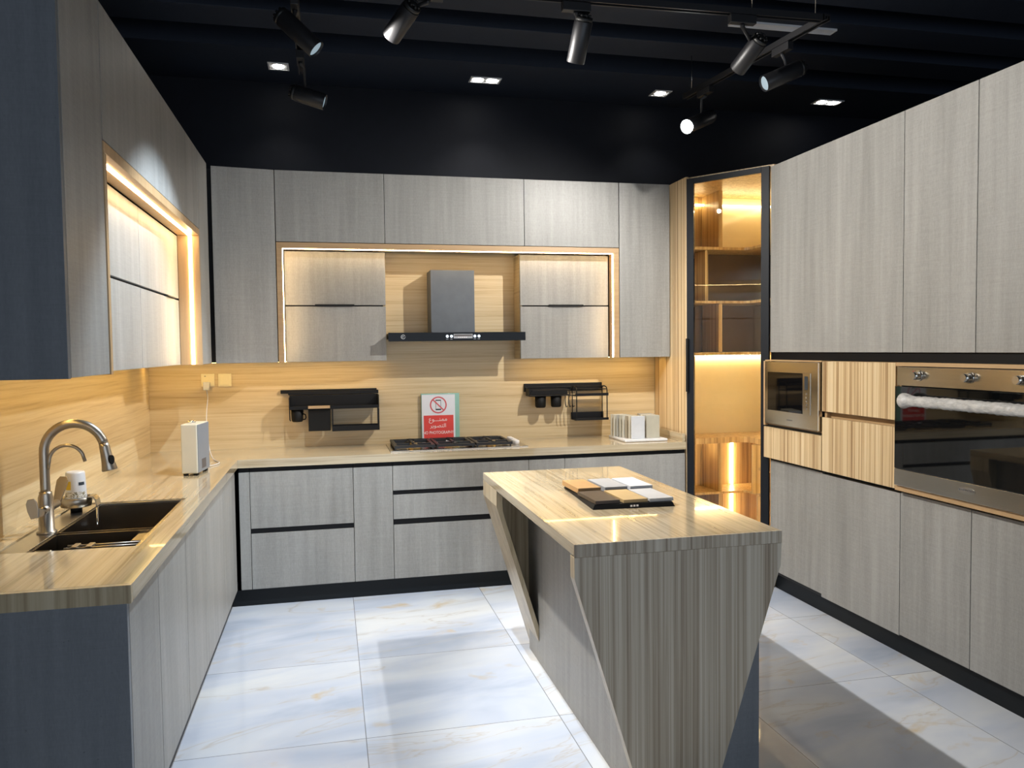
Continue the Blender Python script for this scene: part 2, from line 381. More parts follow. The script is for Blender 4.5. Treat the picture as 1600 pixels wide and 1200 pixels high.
# ---- back wall cabinets (face y = 5.217)
YU = 5.217
t = thing('wall_cabinet', 'grey corner wall cabinet with door slightly ajar, left of the range hood niche', 'cabinet', (-0.5, 5.37, ZB))
box('body', XL+0.003, -0.325, YU+0.022, 5.50, ZB+0.004, ZT-0.004, 'carcass_dark', t)  # extended into the corner so a dark block gives the gap its shade
bm = bmesh.new(); y2 = YU-0.05
prism(bm, [(-0.689, y2), (-0.3235, YU), (-0.3235, YU+0.018), (-0.6865, y2+0.018)], 'z', ZB+G, ZT-G); obj('door', bm, 'laminate_grey', t, 0.0012)
for x0, x1, lab in ((-0.32, 0.36, 'grey lift-up top cabinet over the left lit cabinet'), (0.36, 1.293, 'widest grey top cabinet directly above the range hood'), (1.293, 1.968, 'grey lift-up top cabinet over the right lit cabinet')):
    t = thing('wall_cabinet', lab, 'cabinet', ((x0+x1)/2, 5.37, 2.24))
    box('body', x0+0.004, x1-0.004, YU+0.02, 5.50, 2.242, ZT-0.004, 'carcass_dark', t)
    front_y('door', x0, x1, 2.236, ZT, YU, t)
t = thing('wall_cabinet', 'tall grey wall cabinet at the right end of the back wall, beside the glass pantry', 'cabinet', (2.16, 5.37, ZB))
box('body', 1.974, 2.343, YU+0.02, 5.50, ZB+0.004, ZT-0.004, 'carcass_dark', t)
front_y('door', 1.970, 2.347, ZB, ZT, YU, t)
box('under_light', 2.11, 2.14, 5.36, 5.39, ZB, ZB+0.0035, 'led_soft', t)
t = thing('niche_frame', 'wide oak niche surround with glowing light strip around the range hood', 'frame', (0.82, 5.26, ZB))
boxes('frame', [(-0.3185, 1.9665, YU-0.003, 5.315, 2.1975, 2.2335), (-0.3185, -0.2835, YU-0.003, 5.315, ZB, 2.197), (1.930, 1.9665, YU-0.003, 5.315, ZB, 2.197)], 'oak_frame_h', t, 0.001)
box('led_strip', -0.278, 1.925, 5.232, 5.2455, 2.1935, 2.1974, 'led_warm', t)
box('led_strip', -0.2834, -0.2795, 5.232, 5.2455, ZB+0.003, 2.1925, 'led_warm', t)
box('led_strip', 1.926, 1.9298, 5.232, 5.2455, ZB+0.003, 2.1925, 'led_warm', t)
YI = 5.317
def inner_y(x0, x1, h0, h1, lab, sidex):
    t = thing('wall_cabinet', lab, 'cabinet', ((x0+x1)/2, 5.41, ZB))
    box('body', x0+0.004, x1-0.004, YI+0.02, 5.50, ZB+0.004, 2.19, 'carcass_dark', t)
    box('side_panel', sidex-0.009, sidex+0.009, YI+0.0195, 5.502, ZB, 2.194, 'oak_wall', t)
    front_y('door', x0, x1, 1.842, 2.192, YI, t)
    d = front_y('door', x0, x1, ZB, 1.836, YI, t)
    box('handle', h0, h1, YI-0.014, YI+0.01, 1.8365, 1.8480, 'black_metal', d)
inner_y(-0.278, 0.366, -0.09, 0.16, 'grey two-door cabinet in the lit niche left of the range hood', 0.357)
inner_y(1.282, 1.924, 1.486, 1.735, 'grey two-door cabinet in the lit niche right of the range hood', 1.291)
# under-cabinet light strips (light the backsplash)
t = box('light_strip', -1.14, 0.33, 5.345, 5.360, ZB+0.0020, ZB+0.0037, 'led_soft'); tag(t, 'warm light strip under the back wall cabinets left of the hood', 'light strip')
t = box('light_strip', 1.31, 2.30, 5.345, 5.360, ZB+0.0020, ZB+0.0037, 'led_soft'); tag(t, 'warm light strip under the back wall cabinets right of the hood', 'light strip')
t = box('light_strip', -1.015, -1.0, 2.45, 5.0, ZB+0.0020, ZB+0.0037, 'led_soft'); tag(t, 'warm light strip under the left wall cabinets above the sink', 'light strip')

# ---- base cabinets, left run
XB = -0.574; YDB = 4.955; ZD0, ZD1 = 0.108, 0.822
labs = ['grey base cabinet door nearest the camera on the left run', 'second grey base cabinet along the left run from the camera, under the sink',
        'third grey base cabinet along the left run from the camera', 'fourth grey base cabinet along the left run from the camera', 'farthest grey base cabinet of the left run, at the corner']
ys = [2.412, 2.80, 3.305, 3.82, 4.45, 4.952]
for i in range(5):
    t = thing('base_cabinet', labs[i], 'cabinet', (-0.85, (ys[i]+ys[i+1])/2, 0.1))
    box('body', XL+0.01, XB-0.02, ys[i]+0.003, ys[i+1]-0.003, 0.1, 0.66 if i < 3 else 0.848, 'carcass_dark', t)
    if i == 0:
        box('side_panel', XL+0.003, XB+0.0, 2.388, 2.410, 0.0, 0.849, 'laminate_slate', t, 0.001)
    front_x('door', ys[i], ys[i+1], ZD0, 0.847 if i < 4 else 0.835, XB, t, 1)
t = box('plinth', -0.63, -0.612, 2.41, 5.010, 0.0, 0.097, 'plinth_black'); tag(t, 'black toe kick board under the left run of base cabinets', 'toe kick')

# ---- base cabinets, back run
def chan(par, x0, x1, z0, z1): box('grip_channel', x0+G, x1-G, YDB+0.004, YDB+0.02, z0, z1, 'black_channel', par)
def base_y(x0, x1, lab, rows, kind='door'):
    t = thing('base_cabinet', lab, 'cabinet', ((x0+x1)/2, 5.25, 0.1))
    box('body', x0+0.002, x1-0.002, YDB+0.021, 5.50, 0.1, 0.846, 'carcass_dark', t)
    chan(t, x0, x1, 0.8235, 0.8485)
    for z0, z1 in rows: front_y(kind, x0, x1, z0, z1, YDB, t)
    for (a0, a1), (b0, b1) in zip(rows, rows[1:]): chan(t, x0, x1, a1+0.0005, b0-0.0005)
    return t
base_y(-0.553, -0.489, 'narrow grey corner filler cabinet between left and back runs', [(ZD0, 0.8225)])
base_y(-0.489, 0.121, 'grey base cabinet with two deep drawers below the left utensil rail', [(ZD0, 0.449), (0.477, 0.8225)], 'drawer')
base_y(0.121, 0.363, 'slim grey single-door base cabinet between the two drawer units', [(ZD0, 0.8225)])
base_y(0.363, 1.24, 'wide grey base cabinet with three drawers under the gas hob', [(ZD0, 0.452), (0.484, 0.641), (0.665, 0.8225)], 'drawer')
base_y(1.24, 1.483, 'slim grey base cabinet door right of the three-drawer unit', [(ZD0, 0.8225)])
base_y(1.483, 2.338, 'wide grey base cabinet at the right end of the back run', [(ZD0, 0.8225)])
t = box('plinth', -0.610, 2.34, 4.992, 5.010, 0.0, 0.097, 'plinth_black'); tag(t, 'black toe kick board under the back run of base cabinets', 'toe kick')

# ---- worktop (L shape with sink cut-out)
def fill_with_hole(outer, hole, z0, z1):
    bm = bmesh.new()
    def loop(pts):
        vs = [bm.verts.new((x, y, z1)) for x, y in pts]
        return [bm.edges.new((vs[i], vs[(i+1) % len(vs)])) for i in range(len(vs))]
    es = loop(outer) + (loop(hole) if hole else [])
    bmesh.ops.triangle_fill(bm, edges=es, use_beauty=True, use_dissolve=False)
    top = list(bm.faces)
    r = bmesh.ops.extrude_face_region(bm, geom=top)
    for v in [g for g in r['geom'] if isinstance(g, bmesh.types.BMVert)]: v.co.z = z0
    return bm
SX0, SX1, SY0, SY1 = -1.075, -0.637, 2.835, 3.715
YE, XE = 4.941, -0.554
t = thing('worktop', 'glossy pale oak worktop running along the left and back walls', 'worktop', (-0.8, 4.0, 0.85))
mi = 0.02
bm = fill_with_hole([(XL+0.0225, 2.374), (XE, 2.374), (XE, YE), (XL+0.0225, 5.502)], [(SX0, SY0), (SX1, SY0), (SX1, SY1), (SX0, SY1)], 0.85, 0.90)
obj('left_slab', bm, 'oak_top_y', t)
bm = fill_with_hole([(XE+0.0005, YE), (2.337, YE), (2.337, 5.502), (XL+0.0235, 5.502)], None, 0.85, 0.90)
obj('back_slab', bm, 'oak_top_x', t)
box('edge_band', XL+0.0225, XE, 2.354, 2.3735, 0.848, 0.90, 'oak_edge_v', t, 0.0008)
box('upstand', 2.315, 2.336, 4.95, 5.5015, 0.9005, 0.955, 'oak_top_y', t, 0.001)

# ---- sink
t = thing('sink', 'dark double-bowl steel sink set into the left worktop', 'sink', (-0.85, 3.3, 0.66))
ZS = 0.892
bm = bmesh.new()
for b in ((SX0+0.001, -0.985, SY0+0.001, SY1-0.001, ZS-0.004, ZS+0.004), (-0.9845, SX1-0.001, SY0+0.001, SY0+0.016, ZS-0.004, ZS+0.004), (-0.9845, SX1-0.001, SY1-0.016, SY1-0.001, ZS-0.004, ZS+0.004), (-0.654, SX1-0.001, SY0+0.0165, SY1-0.0165, ZS-0.004, ZS+0.004)): bx(bm, *b)
obj('rim', bm, 'steel', t, 0.001)
def bowl(name, x0, x1, y0, y1, z0, z1):
    th = 0.004
    return boxes(name, [(x0, x1, y0, y1, z0, z0+th), (x0, x0+th, y0, y1, z0+th, z1), (x1-th, x1, y0, y1, z0+th, z1), (x0+th, x1-th, y0, y0+th, z0+th, z1), (x0+th, x1-th, y1-th, y1, z0+th, z1)], 'sink_dark', t)
b1 = bowl('bowl', -0.984, -0.655, SY0+0.017, 3.142, 0.70, ZS-0.004)
b2 = bowl('bowl', -0.984, -0.655, 3.176, SY1-0.017, 0.68, ZS-0.004)
bm = bmesh.new(); bx(bm, -0.984, -0.655, 3.143, 3.175, 0.872, 0.881); obj('divider', bm, 'steel', t, 0.002)
for yy, zz, par in ((3.0, 0.704, b1), (3.44, 0.684, b2)):
    bm = bmesh.new(); cyl(bm, (-0.82, yy, zz), (-0.82, yy, zz+0.004), 0.045); obj('drain', bm, 'steel', par)
# near-bowl fittings
t = thing('knife_slot_tray', 'small slotted steel holder at the near left corner of the sink', 'holder', (-0.95, 2.885, 0.88))
boxes('tray', [(-0.978, -0.925, 2.862, 2.866, 0.845, 0.8865), (-0.978, -0.925, 2.906, 2.910, 0.845, 0.8865), (-0.978, -0.974, 2.8662, 2.9058, 0.845, 0.8865), (-0.929, -0.925, 2.8662, 2.9058, 0.845, 0.8865)], 'steel', t, 0.001)
for k in range(4): box('slot', -0.9248, -0.9240, 2.869+0.010*k, 2.874+0.010*k, 0.852, 0.882, 'black_matte', t)
t = thing('drain_rack', 'steel rod rack lying across the near sink bowl', 'rack', (-0.8, 2.95, 0.885))
bm = bmesh.new(); tube(bm, [(-0.90, 2.985, 0.879), (-0.662, 2.985, 0.879)], 0.004, 10); obj('rod', bm, 'steel_brushed', t)
bm = bmesh.new(); tube(bm, [(-0.90, 2.945, 0.879), (-0.662, 2.945, 0.879)], 0.004, 10); obj('rod', bm, 'steel_brushed', t)
for xx in (-0.868, -0.822): box('clip', xx-0.010, xx+0.010, 2.936, 2.994, 0.872, 0.8865, 'steel_brushed', t, 0.003)
t = box('drain_board', -0.703, -0.662, 3.00, 3.125, 0.874, 0.882, 'steel_warm', None, 0.003); tag(t, 'narrow pale steel board resting on the right rim of the near bowl', 'drain board')

# ---- tap
t = thing('kitchen_tap', 'tall brushed steel gooseneck tap standing at the sink', 'tap', (-1.025, 3.13, 0.897))
TX, TY = -1.016, 3.15
bm = bmesh.new(); lathe(bm, (TX, TY, 0.8965), [(0.033, 0), (0.033, 0.006), (0.026, 0.010), (0.025, 0.13), (0.021, 0.142), (0.021, 0.15)]); obj('base', bm, 'steel_brushed', t)
R = 0.101; pts = [(TX, TY, 1.04 + 0.0185*i) for i in range(9)]
for i in range(1, 22):
    an = PI - i*(PI*0.92)/21; pts.append((TX+R+R*math.cos(an), TY, 1.190+R*math.sin(an)))
bm = bmesh.new(); tube(bm, pts, 0.0165, 18); obj('spout', bm, 'steel_brushed', t)
p = Vector(pts[-1]); d = Vector((0.18, 0, -1)).normalized()
bm = bmesh.new(); tube(bm, [p, p+d*0.012, p+d*0.04, p+d*0.07, p+d*0.098, p+d*0.101], [0.0165, 0.018, 0.019, 0.022, 0.027, 0.026], 22)
h = obj('spray_head', bm, 'steel_brushed', t)
q2 = p+d*0.060; bm = bmesh.new(); cyl(bm, q2+Vector((0.012, -0.012, 0)), q2+Vector((0.022, -0.022, 0.0)), 0.009, n=16); bmesh.ops.scale(bm, vec=(1, 1, 1.9), space=Matrix.Translation(-(q2)), verts=bm.verts); obj('button', bm, 'black_matte', h)
pts = [(TX+0.012, TY-0.004, 1.13)]; r2 = 0.058
for i in range(0, 17):
    an = PI - i*(PI*0.86)/16; pts.append((TX+0.018+r2+r2*math.cos(an), TY-0.006, 1.155+r2*math.sin(an)))
pts.append((pts[-1][0]+0.008, TY-0.006, pts[-1][2]-0.028))
bm = bmesh.new(); tube(bm, pts, 0.0062, 12); obj('filter_spout', bm, 'steel_brushed', t)
bm = bmesh.new(); cyl(bm, (TX+0.004, TY-0.075, 0.985), (TX+0.004, TY+0.10, 0.985), 0.0155); obj('valve_body', bm, 'steel_brushed', t)
bm = bmesh.new(); prism(bm, [(-0.013, 0), (0.013, 0), (0.019, 0.06), (0.020, 0.085), (0.012, 0.10), (-0.012, 0.10), (-0.020, 0.085), (-0.019, 0.06)], 'y', -0.004, 0.004)
bmesh.ops.transform(bm, matrix=Matrix.Translation((TX+0.006, TY+0.10, 0.992)) @ Matrix.Rotation(-0.55, 4, 'X') @ Matrix.Rotation(0.10, 4, 'Y'), verts=bm.verts)
obj('lever', bm, 'steel_brushed', t, 0.0015)
bm = bmesh.new(); prism(bm, [(-0.012, 0), (0.012, 0), (0.018, 0.03), (0.018, 0.055), (0.010, 0.07), (-0.010, 0.07), (-0.018, 0.055), (-0.018, 0.03)], 'y', -0.004, 0.004)
bmesh.ops.transform(bm, matrix=Matrix.Translation((TX-0.012, TY-0.078, 0.965)) @ Matrix.Rotation(-0.15, 4, 'Y'), verts=bm.verts)
obj('lever', bm, 'steel_brushed', t, 0.0015)

# ---- cup rinser and cup
RX, RY = -1.035, 3.56
t = thing('glass_rinser', 'round brushed steel cup rinser with curved lip beside the far sink bowl', 'rinser', (RX, RY, 0.897))
bm = bmesh.new(); cyl(bm, (RX, RY, 0.8965), (RX, RY, 0.912), 0.022); obj('foot', bm, 'black_matte', t)
bm = bmesh.new(); lathe(bm, (RX, RY, 0.9125), [(0.040, 0), (0.057, 0.005), (0.062, 0.040), (0.058, 0.043), (0.053, 0.028)]); obj('tray', bm, 'steel_brushed', t)
bm = bmesh.new()
arc = [(0.040, 0.012), (0.056, 0.030), (0.072, 0.030), (0.084, 0.016), (0.088, -0.012)]
inn = [(x-0.004, z-0.005) for x, z in arc]
prism(bm, [(RX+x, 0.93+z) for x, z in arc+inn[::-1]], 'y', RY-0.035, RY+0.02); obj('lip', bm, 'steel_warm', t)
bm = bmesh.new(); cyl(bm, (RX+0.079, RY-0.006, 0.70), (RX+0.079, RY-0.006, 0.935), 0.0045, n=12); obj('spout_tube', bm, 'chrome', t)
t = thing('cup', 'white printed cup with yellow flower standing on the cup rinser', 'cup', (RX, RY, 0.946))
bm = bmesh.new(); lathe(bm, (RX, RY, 0.9460), [(0.040, 0), (0.041, 0.01), (0.036, 0.108), (0.033, 0.114), (0.030, 0.115)]); cupo = obj('cup_body', bm, 'white_plastic', t)
def patch(name, a0, a1, z0, z1, mat, par, rr=0.0412, wav=0.0):
    bm = bmesh.new(); n = 10; rows = []
    for z in (z0, z1):
        r_ = 0.0412 - (z/0.108)*0.005 + 0.0006
        rows.append([bm.verts.new((RX+r_*math.cos(a0+(a1-a0)*i/n), RY+r_*math.sin(a0+(a1-a0)*i/n), 0.9460+z)) for i in range(n+1)])
    for i in range(n): bm.faces.new((rows[0][i], rows[0][i+1], rows[1][i+1], rows[1][i]))
    return obj(name, bm, mat, par)
patch('ribbon_print', -1.0, -0.35, 0.060, 0.073, 'print_black', cupo)
patch('flower_print', -2.35, -1.75, 0.043, 0.078, 'yellow_print', cupo)
a = N('scribble_print'); f = a.noise(a.pos(), 120, 5, 0.6, 1.5); c = a.ramp(f, [(0.44, (0.16, 0.13, 0.05)), (0.52, (0.66, 0.64, 0.60))]); a.fin(c, 0.5)
patch('scribble_band', -2.5, -0.2, 0.010, 0.034, 'scribble_print', cupo)

# ---- humidifier, socket, switch, plug
t = thing('humidifier', 'white boxy humidifier with grey side standing in the worktop corner', 'humidifier', (-0.727, 4.49, 0.9))
HR = Matrix.Translation((-0.684, 4.375, 0)) @ Matrix.Rotation(-0.13, 4, 'Z') @ Matrix.Translation((0.684, -4.375, 0))
def hbox(name, x0, x1, y0, y1, z0, z1, mat, bev=0, seg=2):
    bm = bmesh.new(); bx(bm, x0, x1, y0, y1, z0, z1); bmesh.ops.transform(bm, matrix=HR, verts=bm.verts); return obj(name, bm, mat, t, bev, seg)
hbox('body', -0.770, -0.6865, 4.372, 4.58, 0.912, 1.170, 'cream_plastic', 0.006, 3)
hbox('side_panel', -0.6862, -0.6835, 4.376, 4.576, 0.915, 1.167, 'grey_plastic', 0.001)
hbox('badge', -0.6834, -0.6828, 4.435, 4.510, 0.930, 0.980, 'mark_dark')
bm = bmesh.new(); lathe(bm, (-0.728, 4.47, 1.1705), [(0.022, 0), (0.022, 0.008), (0.016, 0.012), (0.010, 0.0125)]); obj('dial', bm, 'chrome', t)
for b in ((-0.763, -0.745, 4.38, 4.41), (-0.712, -0.692, 4.38, 4.41), (-0.763, -0.745, 4.54, 4.57), (-0.712, -0.692, 4.54, 4.57)): hbox('foot', *b, 0.9005, 0.9118, 'black_matte')
t = thing('wall_socket', 'cream wall socket with a white plug in it, under the corner cabinet', 'socket', (-0.787, 5.5, 1.36))
box('plate', -0.829, -0.746, 5.494, 5.5025, 1.319, 1.404, 'plate_cream', t, 0.002)
box('indicator', -0.808, -0.798, 5.4925, 5.4938, 1.386, 1.390, 'print_black', t)
t = box('wall_switch', -0.722, -0.640, 5.494, 5.5025, 1.318, 1.403, 'plate_cream', None, 0.002)
tag(t, 'blank cream wall switch beside the socket, right of it', 'switch')
box('rocker', -0.712, -0.650, 5.4915, 5.4938, 1.328, 1.393, 'plate_cream', t, 0.001)
t = thing('plug', 'white plug with thin cable hanging from the wall socket', 'plug', (-0.79, 5.47, 1.33))
bm = bmesh.new(); bx(bm, -0.812, -0.774, 5.455, 5.4915, 1.298, 1.352); obj('plug_body', bm, 'white_plastic', t, 0.004, 3)
pts = [(-0.793, 5.47, 1.298), (-0.785, 5.46, 1.25), (-0.788, 5.43, 1.18), (-0.782, 5.36, 1.10), (-0.75, 5.2, 0.97), (-0.70, 5.0, 0.909), (-0.64, 4.82, 0.906), (-0.67, 4.70, 0.906), (-0.70, 4.64, 0.92), (-0.71, 4.601, 0.93)]
def smooth(pts, k=6):
    pts = [Vector(p) for p in pts]; out = []
    P_ = [pts[0]] + pts + [pts[-1]]
    for i in range(1, len(P_)-2):
        for j in range(k):
            u = j/k; a_, b_, c_, d_ = P_[i-1], P_[i], P_[i+1], P_[i+2]
            out.append(0.5*((2*b_) + (c_-a_)*u + (2*a_-5*b_+4*c_-d_)*u*u + (3*b_-a_-3*c_+d_)*u**3))
    out.append(pts[-1]); return out
bm = bmesh.new(); tube(bm, smooth(pts), 0.0028, 8); obj('cable', bm, 'white_plastic', t)

# ---- range hood
YH = 5.21
t = thing('range_hood', 'range hood with grey chimney and black glass control bar above the hob', 'range hood', (0.79, 5.36, 1.6))
hx0, hx1, hz0, hz1 = 0.3705, 1.292, 1.603, 1.657
bm = bmesh.new(); bx(bm, 0.664, 0.960, 5.30, 5.502, hz1+0.001, 2.077); obj('chimney', bm, 'chimney_grey', t, 0.001)
bm = bmesh.new(); bx(bm, 0.380, 1.268, YH+0.009, 5.5, 1.618, 1.655)
obj('canopy', bm, 'black_metal', t, 0.001)
cbr = box('control_bar', hx0, hx1, YH, YH+0.008, 1.601, 1.658, 'hood_glass', t, 0.001)
yt = YH-0.0006
bm = bmesh.new()
for i in range(24):
    a0, a1 = 2*PI*i/24, 2*PI*(i+1)/24
    if i in (0, 1, 22): continue
    v = [bm.verts.new((0.467+r_*math.cos(an), yt, 1.630+r_*math.sin(an))) for r_, an in ((0.011, a0), (0.015, a0), (0.015, a1), (0.011, a1))]; bm.faces.new(v)
prism(bm, [(0.460, 1.626), (0.474, 1.630), (0.462, 1.635)], 'y', yt-0.0003, yt)
obj('emblem', bm, 'mark_grey', cbr)
for xx in (0.757, 0.785, 0.942, 0.970):
    bm = bmesh.new(); cyl(bm, (xx, YH-0.006, 1.632), (xx, YH-0.0005, 1.632), 0.0095, n=18); obj('button', bm, 'chrome', cbr)
boxes('button_mark', [(xx-0.008, xx+0.008, yt-0.0003, yt, 1.612, 1.6145) for xx in (0.757, 0.785, 0.942, 0.970)], 'mark_grey', cbr)
dsp = box('display', 0.800, 0.928, YH-0.0012, YH-0.0003, 1.618, 1.647, 'mark_grey', cbr)
boxes('segments', [(0.804, 0.924, YH-0.0018, YH-0.0013, 1.631, 1.643)], 'mark_dark', dsp)
boxes('segments', [(0.83+0.013*k, 0.838+0.013*k, YH-0.0018, YH-0.0013, 1.622, 1.628) for k in range(5)], 'print_white', dsp)

# ---- gas hob
t = thing('gas_hob', 'steel gas hob with three black grates on the back worktop', 'hob', (0.80, 5.25, 0.9))
box('plate', 0.357, 1.255, 5.02, 5.455, 0.9005, 0.907, 'steel_warm', t, 0.002)
bur = [(0.52, 5.12, 0.034), (0.50, 5.34, 0.026), (0.78, 5.22, 0.050), (1.03, 5.14, 0.028), (1.01, 5.34, 0.034)]
for bx_, by_, br in bur:
    bm = bmesh.new(); lathe(bm, (bx_, by_, 0.9072), [(br*1.25, 0), (br*1.2, 0.006), (br, 0.008), (br, 0.014)]); b_ = obj('burner', bm, 'brass', t)
    bm = bmesh.new(); lathe(bm, (bx_, by_, 0.9215), [(br*0.9, 0), (br*0.92, 0.006), (br*0.7, 0.009)]); obj('burner_cap', bm, 'iron_black', b_)
for gx0, gx1 in ((0.385, 0.645), (0.655, 0.905), (0.915, 1.155)):
    bm = bmesh.new(); z0, z1 = 0.919, 0.935; w_ = 0.020; y0, y1 = 5.045, 5.435
    bx(bm, gx0, gx1, y0, y0+w_, z0, z1); bx(bm, gx0, gx1, y1-w_, y1, z0, z1)
    bx(bm, gx0, gx0+w_, y0+w_, y1-w_, z0, z1); bx(bm, gx1-w_, gx1, y0+w_, y1-w_, z0, z1)
    gc = (gx0+gx1)/2
    for yy in (5.14, 5.34):
        bx(bm, gx0+w_, gc-0.025, yy-0.008, yy+0.008, z0, z1+0.006); bx(bm, gc+0.025, gx1-w_, yy-0.008, yy+0.008, z0, z1+0.004)
    bx(bm, gc-0.008, gc+0.008, y0+w_, 5.11, z0, z1+0.004); bx(bm, gc-0.008, gc+0.008, 5.37, y1-w_, z0, z1+0.004); bx(bm, gc-0.008, gc+0.008, 5.17, 5.31, z0, z1+0.004)
    for xx in (gx0+0.002, gx1-w_+0.002):
        for yy in (y0+0.002, y1-w_+0.002): bx(bm, xx, xx+0.009, yy, yy+0.009, 0.9075, z0)
    obj('grate', bm, 'iron_black', t)
for k in range(5):
    bm = bmesh.new(); lathe(bm, (1.205, 5.14+0.055*k, 0.9075), [(0.019, 0), (0.019, 0.022), (0.014, 0.026), (0.008, 0.0265)], 16); obj('knob', bm, 'knob_white', t)

# ---- sign leaning behind the hob
t = thing('sign', 'white and red no photography sign leaning on the wall behind the hob', 'sign', (0.70, 5.47, 0.9))
SYY = 5.470
sx0, sx1, sz0, sz1 = 0.610, 0.848, 0.905, 1.232
bm = bmesh.new(); bx(bm, sx0-0.004, sx1+0.026, SYY+0.006, SYY+0.020, 0.902, sz1+0.008); obj('holder', bm, 'acrylic_green', t, 0.001)
sh = box('sheet', sx0, sx1-0.006, SYY, SYY+0.005, sz0, sz1, 'white_paper', t)
box('red_field', sx0+0.012, sx1-0.018, SYY-0.001, SYY-0.0002, sz0+0.022, 1.088, 'red_print', sh)
cx, cz = 0.725, 1.160
bm = bmesh.new()
for i in range(40):
    a0, a1 = 2*PI*i/40, 2*PI*(i+1)/40
    bm.faces.new([bm.verts.new((cx+r_*math.cos(an), SYY-0.0012, cz+r_*math.sin(an))) for r_, an in ((0.050, a0), (0.059, a0), (0.059, a1), (0.050, a1))])
dgl = math.radians(-45); ca, sa = math.cos(dgl), math.sin(dgl)
prism(bm, [(cx+u*ca-v*sa, cz+u*sa+v*ca) for u, v in ((-0.052, -0.004), (0.052, -0.004), (0.052, 0.004), (-0.052, 0.004))], 'y', SYY-0.0022, SYY-0.0012)
obj('ban_ring', bm, 'ring_red', sh)
boxes('phone_icon', [(0.706, 0.7085, SYY-0.001, SYY-0.0003, 1.124, 1.196), (0.7415, 0.744, SYY-0.001, SYY-0.0003, 1.124, 1.196), (0.7085, 0.7415, SYY-0.001, SYY-0.0003, 1.189, 1.196), (0.7085, 0.7415, SYY-0.001, SYY-0.0003, 1.124, 1.133)], 'print_black', sh)
# Arabic words in presentation forms, written in visual order
w1 = '\ufee3\ufee4\ufee8\u0640\u0640\u0640\ufeee\ufecd'; w2 = '\ufe8d\ufedf\ufe98\ufebc\ufeee\ufef3\ufeae'
w1 = '\ufee3\ufee4\ufee8\u0640\u0640\u0640\ufeee\u0639'
text_obj('lettering', w1[::-1], 0.040, 'print_white', sh, (0.722, SYY-0.0012, 1.060), (1, 0, 0), (0, 0, 1))
text_obj('lettering', w2[::-1], 0.038, 'print_white', sh, (0.722, SYY-0.0012, 1.015), (1, 0, 0), (0, 0, 1))
text_obj('lettering', 'NO PHOTOGRAPHY', 0.030, 'print_white', sh, (0.723, SYY-0.0012, 0.967), (1, 0, 0), (0, 0, 1), sx=0.78)

# ---- utensil rails
def wire(bm, pts, r=0.003): tube(bm, pts, r, 8)
t = thing('utensil_rail', 'black metal rail mounted on the wall left of the hob', 'rail', (-0.01, 5.49, 1.27))
box('bar', -0.330, 0.305, 5.485, 5.5025, 1.262, 1.286, 'black_metal', t, 0.002)
box('lip', -0.28, 0.315, 5.470, 5.4845, 1.252, 1.276, 'black_metal', t, 0.002)
t = thing('utensil_shelf', 'black shallow shelf hanging from the left rail', 'shelf', (0.0, 5.42, 1.16))
boxes('shelf', [(-0.272, 0.312, 5.36, 5.468, 1.160, 1.166), (-0.272, 0.312, 5.36, 5.366, 1.166, 1.182), (-0.272, 0.312, 5.462, 5.469, 1.166, 1.250), (0.306, 0.312, 5.366, 5.462, 1.166, 1.248), (-0.272, -0.266, 5.366, 5.462, 1.166, 1.24)], 'black_metal', t, 0.001)
t = thing('knife_block', 'square black knife holder with pale top under the left rail', 'knife holder', (-0.08, 5.40, 1.02))
box('holder', -0.150, -0.008, 5.372, 5.455, 1.015, 1.158, 'black_matte', t, 0.003)
box('top_insert', -0.150, -0.010, 5.345, 5.3585, 1.166, 1.184, 'oak_frame_h', t, 0.001, label='pale wooden insert')
t = thing('spice_rack', 'open black frame rack hanging right of the square knife holder', 'rack', (0.15, 5.42, 1.02))
boxes('frame', [(0.002, 0.010, 5.36, 5.368, 1.02, 1.158), (0.304, 0.312, 5.36, 5.368, 1.02, 1.158), (0.002, 0.010, 5.455, 5.462, 1.02, 1.158), (0.304, 0.312, 5.455, 5.462, 1.02, 1.158)], 'black_metal', t)
boxes('tray', [(0.002, 0.312, 5.352, 5.470, 1.012, 1.019), (0.002, 0.312, 5.352, 5.358, 1.019, 1.046), (0.002, 0.312, 5.464, 5.470, 1.019, 1.046)], 'black_metal', t, 0.001)
def holder_cup(xc, zt, zb, lab, grp=None):
    t = thing('utensil_cup', lab, 'cup', (xc, 5.41, zb), grp)
    bm = bmesh.new(); lathe(bm, (xc, 5.41, zb), [(0.030, 0), (0.037, 0.008), (0.040, zt-zb), (0.036, zt-zb), (0.034, 0.012)], 20); obj('cup_body', bm, 'black_matte', t)
    return t
c_ = holder_cup(-0.222, 1.158, 1.078, 'black hanging cup below the left end of the left shelf')
bm = bmesh.new(); tube(bm, [(-0.186, 5.41, 1.13), (-0.170, 5.41, 1.125), (-0.166, 5.41, 1.105), (-0.172, 5.41, 1.093), (-0.187, 5.41, 1.091)], 0.004, 8); obj('handle', bm, 'black_matte', c_)
bm = bmesh.new(); wire(bm, [(-0.268, 5.37, 1.159), (-0.268, 5.37, 1.095), (-0.264, 5.36, 1.09)], 0.0035); t = obj('utensil_hook', bm, 'black_metal'); tag(t, 'single thin black hook at the left end of the left shelf', 'hook')
